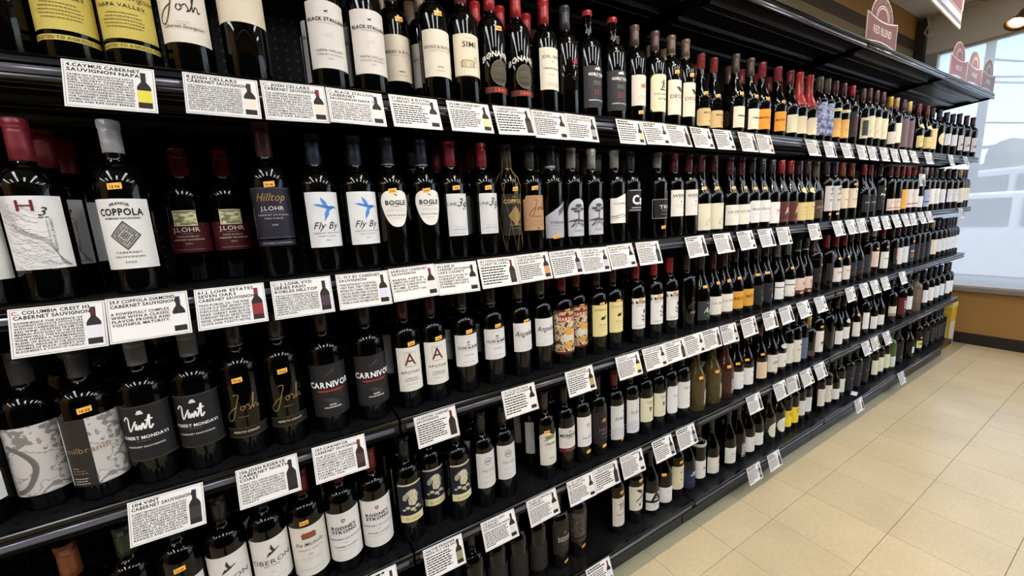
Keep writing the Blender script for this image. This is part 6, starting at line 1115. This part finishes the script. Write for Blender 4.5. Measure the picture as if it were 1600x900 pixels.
CARDS = {
1: [(90, 88, 'cay'), (282, 107, 'josh'), (406, 126, 'joshc'), (509, 135, 'stal'), (608, 145, 'bread'), (699, 157, 'simi'), (772, 165, 'bon'), (832, 168.5, 'joel'), (885, 176, 'just'), (965, 184), (1005, 190), (1042, 195), (1081, 199), (1117, 203), (1156, 207), (1184, 210), (1261, 218), (1289, 220), (1316, 223),
    (1341, 225), (1358, 227), (1377, 229), (1394, 230), (1409, 232), (1424, 234), (1447, 236), (1484, 241), (1507, 243)],
2: [(3, 478, 'h3'), (158, 464, 'cop'), (300, 450, 'jl'), (420, 432, 'hill'), (524, 426, 'fly'), (607, 417, 'bog'), (681, 413, 'line'), (748, 405, 'clar'), (806, 400, 'kraft'), (860, 393, 'ster'), (906, 387, 'silv'), (950, 380, 'will'), (996, 375, 'sub'), (1073, 374), (1117, 366), (1154, 360.5), (1187, 357), (1216, 354), (1265, 350), (1303, 344),
    (1324, 341), (1341, 339), (1363, 337), (1380, 334), (1396, 332), (1411, 330), (1424, 329), (1437, 328), (1449, 327), (1500, 323)],
3: [(195, 789, 'vint'), (366, 737, 'jres'), (487, 703, 'carn'), (647, 650, 'apo'), (785, 605, 'clos'), (885, 578, 'freak'), (964, 550, 'duck'), (1006, 540, 'c1'), (1037, 533, 'c2'), (1067, 525), (1097, 516), (1128, 508), (1160, 498), (1194, 487), (1220, 478), (1248, 470), (1275, 462), (1324, 446), (1346, 440), (1362.5, 435), (1379, 431), (1407.5, 422.5)],
4: [(546, 912), (661, 855, 'prist'), (752.5, 817, 'leap'), (824, 781, 'chat'), (887.5, 750, 'mond'), (927.5, 735, 'hess2'), (971, 707.5, 'daou2'), (1021, 685), (1059, 669), (1169, 615), (1211, 597), (1232, 589), (1253, 575), (1275, 564), (1349, 529), (1363.5, 523), (1382, 514)],
5: [(917.5, 887), (1170, 722), (1202, 706), (1338.7, 616), (1406, 576.5)]}
near_of = {r_: sorted([(x, TYPES[k]['desc'].split(',')[0], k) for a, k, x, y, o in PLACED if a == r_]) for r_ in ROWS}
clipm = MB().box(.02, .05, -.0012, .004, -.002, .010, M_CLIP).mesh('card_clip')
used = {}
CARDKIND = {'cay': 'white card picturing a yellow-label bottle', 'josh': 'white card picturing a cream-label bottle, long text', 'joshc': 'white card with red initial, picturing a cream-label bottle', 'stal': 'white card with red initial and three-line heading'}
for r_, cs in CARDS.items():
    n = len(cs); lastx = -9; prev_end = -9
    for i, c_ in enumerate(cs):
        u, v = c_[0], c_[1]; x0 = float(on_y(u, v, -.012)[0])
        over = x0 < prev_end+.0008
        layer = 0.0
        if over:
            if prev_end-x0 < .03: x0 = prev_end+.001
            else: layer = .004*(1 if i % 2 else 2)
        x0 = min(x0, 4*BW-CWD-.002)
        k = c_[2] if len(c_) > 2 else None
        rnd = random.Random(r_*100+i)
        nb = min(near_of[r_], key=lambda q: abs(q[0]-(x0+CWD/2)))
        from_end = n-i
        place = ' '.join(nb[1].split()[:6])
        lbl = 'white price card, '+(ORD[from_end]+' from the window end' if 1 < from_end < 21 else ('nearest the window' if from_end == 1 else {0: 'leftmost', 1: 'second from left', 2: 'third from left', 3: 'fourth from left', 4: 'fifth from left', 5: 'sixth from left', 6: 'seventh from left', 7: 'eighth from left', 8: 'ninth from left', 9: 'tenth from left'}.get(i, '')))+', under the '+ROWNAME[r_]
        if k: h_, b_, col = TX[k]
        else: h_, b_, col = [], None, rnd.choice(['d8d4cc', '3a2a2c', 'c8b890', 'd0d0d4', '4a3438', '8a8a90'])
        card(x0, Z[r_]-.0045, -.0022-layer, 18+rnd.uniform(-3, 3), lbl, h_, b_, col, rnd.choice(['4a2a2c', '2a2a2e', '7a2a2c']), seed=r_*50+i, wide=(1.25 if (r_, i) == (1, 25) else 1.0), yaw=rnd.uniform(-1.2, 1.2))
        prev_end = x0+CWD

nx = on_y(1436, 272, .030)
card(float(nx[0]), float(nx[2]), .0300, 6, 'white card hung on the bottle necks in the second row, above its neighbours', [], None, 'd8d4cc', seed=77, wide=1.1)
# ------------------------------------------------------------------ arched signs
M_MAR = pmat('maroon_sign_face', (.42, .25, .25), .45); M_SW = pmat('cream_sign_edge', (.86, .82, .80), .5); M_SG = pmat('grey_sign_line', (.42, .40, .40), .5); M_RED2 = pmat('red_sign_face', (.50, .20, .19), .45)
def sign(x0, z0, y, w, text, label, face=M_MAR, h=.135, arch=.105, group='arched category signs above the canopy', tilt=0):
    root = empty('category_sign', (x0, y, z0)); root.rotation_euler = (0, 0, R(tilt)); tag(root, label, 'sign', group)
    def slab(pts, y0, y1, mt, nm, par=root):
        n_ = len(pts); vs = [(p[0], y0, p[1]) for p in pts]+[(p[0], y1, p[1]) for p in pts]
        t = tessellate_polygon([[Vector((p[0], p[1], 0)) for p in pts]])
        fs = [tuple(a)[::1] for a in t]+[tuple(i+n_ for i in a)[::-1] for a in t]+[(i, (i+1) % n_, n_+(i+1) % n_, n_+i) for i in range(n_)]
        return put(nm, MB().add(vs, fs, mt), par)
    def body(m_): 
        top = [(m_+(w-2*m_)*(1-k/14), h-m_-.020*math.sin(math.pi*k/14)) for k in range(15)]
        bot = [(m_+(w-2*m_)*k/14, m_+.014*math.sin(math.pi*k/14)) for k in range(15)]
        return bot+top
    bx = w*.14
    def archp(m_): return [(bx+m_, h-.022)]+[(w/2-(w/2-bx-m_)*math.cos(math.pi*k/18), h-.008+(arch-m_)*math.sin(math.pi*k/18)) for k in range(19)]+[(w-bx-m_, h-.022)]
    slab(archp(0)[::-1], .0015, .0045, M_SW, 'arch_panel')
    slab(archp(.006)[::-1], .0008, .0014, M_SG, 'arch_line'); slab(archp(.009)[::-1], .0001, .0007, face, 'arch_face')
    rg = MB()
    for rr, wd in ((.60, .035), (.50, .03)):
        for q in ring(w/2, h-.008, (w/2-bx)*rr, arch*rr, .0045, 20, 0, 180): rg.add([(p[0], -.0006, p[1]) for p in q], [(0, 1, 2, 3)], M_SW)
    put('arch_rings', rg, root)
    slab(body(0), -.0035, .0, M_SW, 'sign_panel'); slab(body(.006), -.0042, -.0036, face, 'sign_face')
    mb = MB(); V, T_, tw = text2d(text, .036 if len(text) > 7 else .030, 'r', .80 if len(text) > 7 else .8)
    V = V+np.array([w/2, h*.50]); mb.add([(a, -.0046, b_) for a, b_ in V], T_, M_SW)
    # arched small words
    s = 'FINE WINES'; 
    for i, ch in enumerate(s):
        if ch == ' ': continue
        a = math.pi*(1-(.14+.72*i/(len(s)-1))); V, T_, _ = text2d(ch, .017, 'r', .9); ca, sa = math.cos(a-math.pi/2), math.sin(a-math.pi/2)
        V = np.array([(p[0]*ca-p[1]*sa, p[0]*sa+p[1]*ca) for p in V])+np.array([w/2+(w/2-bx)*.78*math.cos(a), h-.008+arch*.78*math.sin(a)])
        mb.add([(p[0], -.0004, p[1]) for p in V], T_, pmat('faded_sign_letters', (.66, .56, .55), .5))
    put('lettering', mb, root)
    return root
sy = -.028
sign(2.425, ZT+.0005, sy, .385, 'RED BLEND', 'maroon arched sign with the words red blend, standing alone on the canopy')
sign(3.735, ZT+.0005, sy, .365, 'MERLOT', 'brighter red arched sign, leftmost of the three by the window', M_RED2)
sign(4.108, ZT+.0005, sy, .365, 'MALBEC', 'maroon arched sign, middle of the three by the window')
sign(4.480, ZT+.0005, sy, .365, 'SHIRAZ', 'maroon arched sign, rightmost of the three at the canopy end')
# large hanging sign, only its lower corner is seen
hp = on_y(1500, 46, -.35); th = R(3.5)
hs = empty('hanging_sign', tuple(hp)); hs.rotation_euler = (0, 0, th); tag(hs, 'large hanging sign with nested white, grey, pale blue and mauve borders, top of frame', 'sign')
mats_ = [(0, M_SW), (.016, pmat('grey_border', (.42, .41, .41), .5)), (.030, pmat('pale_blue_border', (.70, .75, .82), .5)), (.060, pmat('peach_border', (.62, .50, .45), .5)), (.074, pmat('mauve_sign_face', (.48, .30, .32), .5))]
WS, HS = .70, .46
for i, (m_, mt) in enumerate(mats_):
    mb = MB().box(-WS+m_, -m_*.45, -.0005*i-.0004, .004-.0004*i, m_*.9, HS-m_, mt)
    if i == 0: mb.box(-.002, .010, -.0004, .004, .075, HS, mt)
    put(['sign_panel', 'grey_border', 'blue_border', 'peach_border', 'sign_face'][i], mb, hs)
put('wire', MB().tube([(-.1, .002, HS-.01), (-.1, .002, ZC-hp[2]-.0)], .0012, M_SG, 6).tube([(-.6, .002, HS-.01), (-.6, .002, ZC-hp[2])], .0012, M_SG, 6), hs)

# ------------------------------------------------------------------ track spotlights
M_HEAD = pmat('bronze_lamp_head', (.30, .23, .15), .35, .8); M_ARM = pmat('black_lamp_arm', (.06, .055, .05), .4, .4)
M_BULB = pmat('lit_lamp_lens', (1, .95, .85), .3, emit=(1, .84, .58), es=14)
def spot(loc, target, up_to, label, watts):
    root = empty('track_light', tuple(loc)); tag(root, label, 'spotlight', 'warm spotlights on the ceiling track')
    d = (Vector(target)-Vector(loc)).normalized(); q = Vector((0, 0, -1)).rotation_difference(d)
    hd = put('lamp_head', MB().lathe([(.001, .13), (.022, .128), (.030, .11), (.034, .06), (.052, .018), (.060, .0), (.056, .0), (.048, .018), (.030, .055)], M_HEAD, 28), root); hd.rotation_euler = q.to_euler()
    ln = put('lens', MB().lathe([(.0005, .018), (.040, .016), (.040, .026), (.0005, .028)], M_BULB, 24), root); ln.rotation_euler = q.to_euler()
    top = Vector(up_to)-Vector(loc)
    back = -d*.10
    put('arm', MB().tube([tuple(back), tuple(back+(Vector((top.x, top.y, back.z+.05))-back)*.7), (top.x, top.y, top.z)], .014, M_ARM, 10), root)
    ld = bpy.data.lights.new('spot_lamp', 'SPOT'); ld.energy = watts; ld.color = (1, .80, .52); ld.spot_size = R(52); ld.spot_blend = .6; ld.shadow_soft_size = .03
    lo = bpy.data.objects.new('spot_lamp', ld); C.objects.link(lo); lo.parent = root; lo.location = tuple(d*.03); lo.rotation_euler = q.to_euler()
dd = lambda u, v, t: CAM+(_A*(u-800)/F_PX+_B*(450-v)/F_PX+_f)*t
l1 = dd(1587, 38, 2.85); l2 = dd(1543, -8, 3.2)
spot(l1, (l1[0]-.55, l1[1]+.18, 1.9), (l1[0]+.10, l1[1]-.16, ZC-.03), 'bronze spotlight head on black arm at the right frame edge', SPOT_W*.5)
spot(l2, (l2[0]-.4, l2[1]+.1, 2.2), (l2[0]+.08, l2[1]-.1, ZC-.03), 'lit spotlight rim at the top frame edge beside the hanging sign', SPOT_W*.35)
for i, x in enumerate((.55, 1.25, 1.95, 2.65, 3.35)):
    spot((x, -1.25, 2.92), (x+.05, .03, 1.80), (x, -1.25, ZC-.03), 'warm spotlight on the aisle track, '+['nearest the camera', 'second from the camera', 'in the middle', 'second from the far end', 'farthest along'][i]+', aimed at the top row', SPOT_W)
tag(put('light_track', MB().box(.2, 5.2, -1.27, -1.23, ZC-.035, ZC-.001, M_ARM)), 'black ceiling track carrying the aisle spotlights', 'track')
tag(put('light_track', MB().box(l1[0]+.06, l1[0]+.12, -1.2, l1[1]-.05, ZC-.035, ZC-.001, M_ARM)), 'short black ceiling track beside the window', 'track')

# carton at the window wall behind the end of the shelving
cx = empty('display_carton', (5.12, .075, 0), R(0)); tag(cx, 'yellow and white display carton on the floor past the last shelf', 'box')
put('carton_body', MB().box(0, .16, 0, .22, 0, .43, pmat('yellow_carton', (.72, .60, .16), .5)), cx)
put('white_panel', MB().box(-.0015, 0, .02,   .16, .04, .26, pmat('white_carton_print', (.75, .74, .70), .5)).box(.01, .15, -.0015, 0, .03, .26, pmat('white_carton_print', (.75, .74, .70), .5)), cx)
put('yellow_flap', MB().box(-.003, .163, -.003, .223, .40, .436, pmat('pale_yellow_flap', (.80, .72, .35), .5)), cx)
# round receipt-like white disc lying on the base shelf
tag(put('paper_slip', MB().box(0, .07, 0, .05, 0, .0006, M_WHITE), loc=(2.93, .018, Z[5]-.0002), rot=(0, 0, R(12))), 'white paper slip lying on the base shelf by the pale green labels', 'paper')

# ------------------------------------------------------------------ outside: lot, cars, hedge, poles, wires
struct('ground', MB().box(XW+.12, 80, -60, 60, -.15, -.05, noisy(pmat('asphalt', (.42, .42, .42), .9), 3, .1)))['label'] = 'grey parking lot outside the window'
M_CAR = pmat('white_car_paint', (.86, .87, .88), .25, 0, .5, 1.0); M_CW = pmat('grey_car_window', (.22, .24, .26), .08); M_TY = pmat('black_tyre', (.05, .05, .05), .8); M_CAR2 = pmat('silver_car_paint', (.74, .76, .78), .3, .3)
def carb(x, yc, prof, wins, label, mt, Wd=1.75, wheels=(-1.35, 1.35), face=-1):
    """car seen from its side: profile in the y-z plane, width along x"""
    root = empty('car', (x, yc, -.05)); tag(root, label, 'car', 'cars parked outside the window')
    n_ = len(prof); cxs = [0, .10, Wd-.10, Wd]
    t = tessellate_polygon([[Vector((p[0], p[1], 0)) for p in prof]])
    mb = MB(); ctr = (sum(p[0] for p in prof)/n_, sum(p[1] for p in prof)/n_)
    def shrink(k): return [(ctr[0]+(p[0]-ctr[0])*(1-k), ctr[1]+(p[1]-ctr[1])*(1-k*1.3)) for p in prof]
    rings_ = [(0, shrink(.05)), (.12, prof), (Wd-.12, prof), (Wd, shrink(.05))]
    vs = [(xx, p[0], p[1]) for xx, pr in rings_ for p in pr]; fs = []
    for r in range(3):
        for i in range(n_): fs.append((r*n_+i, r*n_+(i+1) % n_, (r+1)*n_+(i+1) % n_, (r+1)*n_+i))
    fs += [tuple(a) for a in t]+[tuple(i+3*n_ for i in a)[::-1] for a in t]
    mb.add(vs, fs, mt, False); put('car_body', mb, root)
    for wv in wins:
        tt = tessellate_polygon([[Vector((p[0], p[1], 0)) for p in wv]])
        m = MB()
        for xo in (-.012, Wd+.012): m.add([(xo, p[0], p[1]) for p in wv], [tuple(a) for a in tt], M_CW)
        put('car_window', m, root)
    for wy in wheels:
        m = MB(); 
        for xo in (.02, Wd-.22):
            vs = [(xo+dx, wy+.34*math.cos(2*math.pi*k/24), .34+.34*math.sin(2*math.pi*k/24)) for dx in (0, .2) for k in range(24)]
            m.add(vs, [(k, (k+1) % 24, 24+(k+1) % 24, 24+k) for k in range(24)]+[tuple(range(24))[::-1], tuple(range(24, 48))], M_TY)
            vs = [(xo-.005, wy+.20*math.cos(2*math.pi*k/16), .34+.20*math.sin(2*math.pi*k/16)) for k in range(16)]; m.add(vs, [tuple(range(16))], M_CAR2)
        put('wheel', m, root)
    return root
sed = [(-2.3, .35), (-2.3, .80), (-2.2, .95), (-1.3, 1.05), (-.75, 1.42), (-.3, 1.50), (.5, 1.50), (1.05, 1.40), (1.65, 1.08), (2.2, 1.0), (2.35, .75), (2.35, .35)]
swn = [[(-1.15, 1.05), (-.70, 1.38), (-.15, 1.42), (-.15, 1.05)], [(-.05, 1.05), (-.05, 1.42), (.55, 1.42), (.85, 1.33), (.95, 1.05)], [(1.05, 1.05), (1.0, 1.30), (1.45, 1.06)]]
carb(8.0, .30, sed, swn, 'white car close outside the window, its side windows facing the shop', M_CAR)
van = [(-2.5, .35), (-2.5, 1.2), (-2.3, 1.9), (-.5, 2.0), (1.0, 1.95), (1.75, 1.35), (2.4, 1.15), (2.5, .9), (2.5, .35)]
vwn = [[(-2.2, 1.3), (-2.1, 1.78), (-1.2, 1.82), (-1.2, 1.3)], [(-1.1, 1.3), (-1.1, 1.82), (-.1, 1.84), (-.1, 1.3)], [(0, 1.3), (0, 1.84), (.85, 1.82), (1.5, 1.3)]]
carb(12.5, 1.0, van, vwn, 'pale silver van parked farther out beyond the white car', M_CAR2)
M_TREE = noisy(pmat('dull_green_foliage', (.30, .33, .26), .9), 2, .3); M_TRK = pmat('trunk_bark', (.3, .25, .2), .9)
tr_r = random.Random(5)
for i in range(9):
    y = -9+i*4.1; x = 30+tr_r.uniform(-1, 1); hh = tr_r.uniform(3.2, 4.8)
    root = empty('tree', (x, y, -.05)); tag(root, 'grey-green tree in the far line beyond the cars, '+['rightmost', 'second from right', 'third from right', 'fourth from right', 'middle one', 'fourth from left', 'third from left', 'second from left', 'leftmost'][i], 'tree', 'trees in the far line')
    fo = MB()
    for k in range(16):
        cx_, cy_, cz_ = tr_r.uniform(-1.1, 1.1), tr_r.uniform(-1.2, 1.2), hh*tr_r.uniform(.30, .85); rr = tr_r.uniform(.5, .95)
        pr = [(max(.001, rr*math.sin(math.pi*j/6))*tr_r.uniform(.85, 1.1), cz_-rr*math.cos(math.pi*j/6)) for j in range(7)]; pr[0] = (.001, pr[0][1]); pr[-1] = (.001, pr[-1][1])
        fo.lathe(pr, M_TREE, 9, True, cx_, cy_)
    f_ = put('foliage', fo, root)
    put('trunk', MB().lathe([(.16, 0), (.12, hh*.6)], M_TRK, 8), root)
M_POLE = pmat('grey_pole', (.25, .25, .26), .7)
p1 = dd(1535, 170, 1.0); dv = p1-CAM; t = (11.0-CAM[0])/dv[0]; pp = CAM+dv*t
tag(put('light_pole', MB().lathe([(.065, -.05), (.06, 5.2), (.075, 5.22), (.05, 5.4)], M_POLE, 12), loc=(float(pp[0]), float(pp[1]), 0)), 'thick pale grey lamp pole outside the window, behind the shelf end', 'pole')
p2 = dd(1566, 240, 1.0); dv = p2-CAM; t = (34-CAM[0])/dv[0]; pq = CAM+dv*t
ut = empty('utility_pole', (float(pq[0]), float(pq[1]), 0)); tag(ut, 'distant utility pole with crossarm rising above the trees', 'pole')
put('pole', MB().lathe([(.16, -.05), (.12, pq[2]+.6)], M_POLE, 10), ut); put('crossarm', MB().box(-.07, .07, -1.0, 1.0, pq[2]+.35, pq[2]+.52, M_POLE), ut)
for i, (ua, va, ub, vb) in enumerate([(1545, 91, 1640, 80), (1548, 119, 1640, 101), (1550, 127, 1640, 112), (1530, 190, 1640, 175)]):
    a = dd(ua, va, 1); b_ = dd(ub, vb, 1); A_ = CAM+(a-CAM)*((12.2-CAM[0])/(a-CAM)[0]); B_ = CAM+(b_-CAM)*((16.0-CAM[0])/(b_-CAM)[0]); B2 = A_+(B_-A_)*3.0; A2 = A_-(B_-A_)*.05
    pts = [tuple(A2+(B2-A2)*k/12-np.array([0, 0, .25*math.sin(math.pi*k/12)])) for k in range(13)]
    tag(put('overhead_wire', MB().tube(pts, .022, M_POLE, 6)), ['highest', 'second', 'third', 'lowest'][i]+' overhead wire crossing the sky outside the window', 'wire')
print('bottles', len(PLACED), 'cards', sum(len(v) for v in CARDS.values()), 'far', len(FAR), 'nearback', len(NEARBACK))
bad = [k for k, v in seen_labels.items() if len(v) > 1]; print('dup labels', bad); print('long', [k for k in seen_labels if len(k.split()) > 16])
print('tris', sum(len(p.data.loop_triangles) or len(p.data.polygons) for p in SC.objects if p.type == 'MESH'))
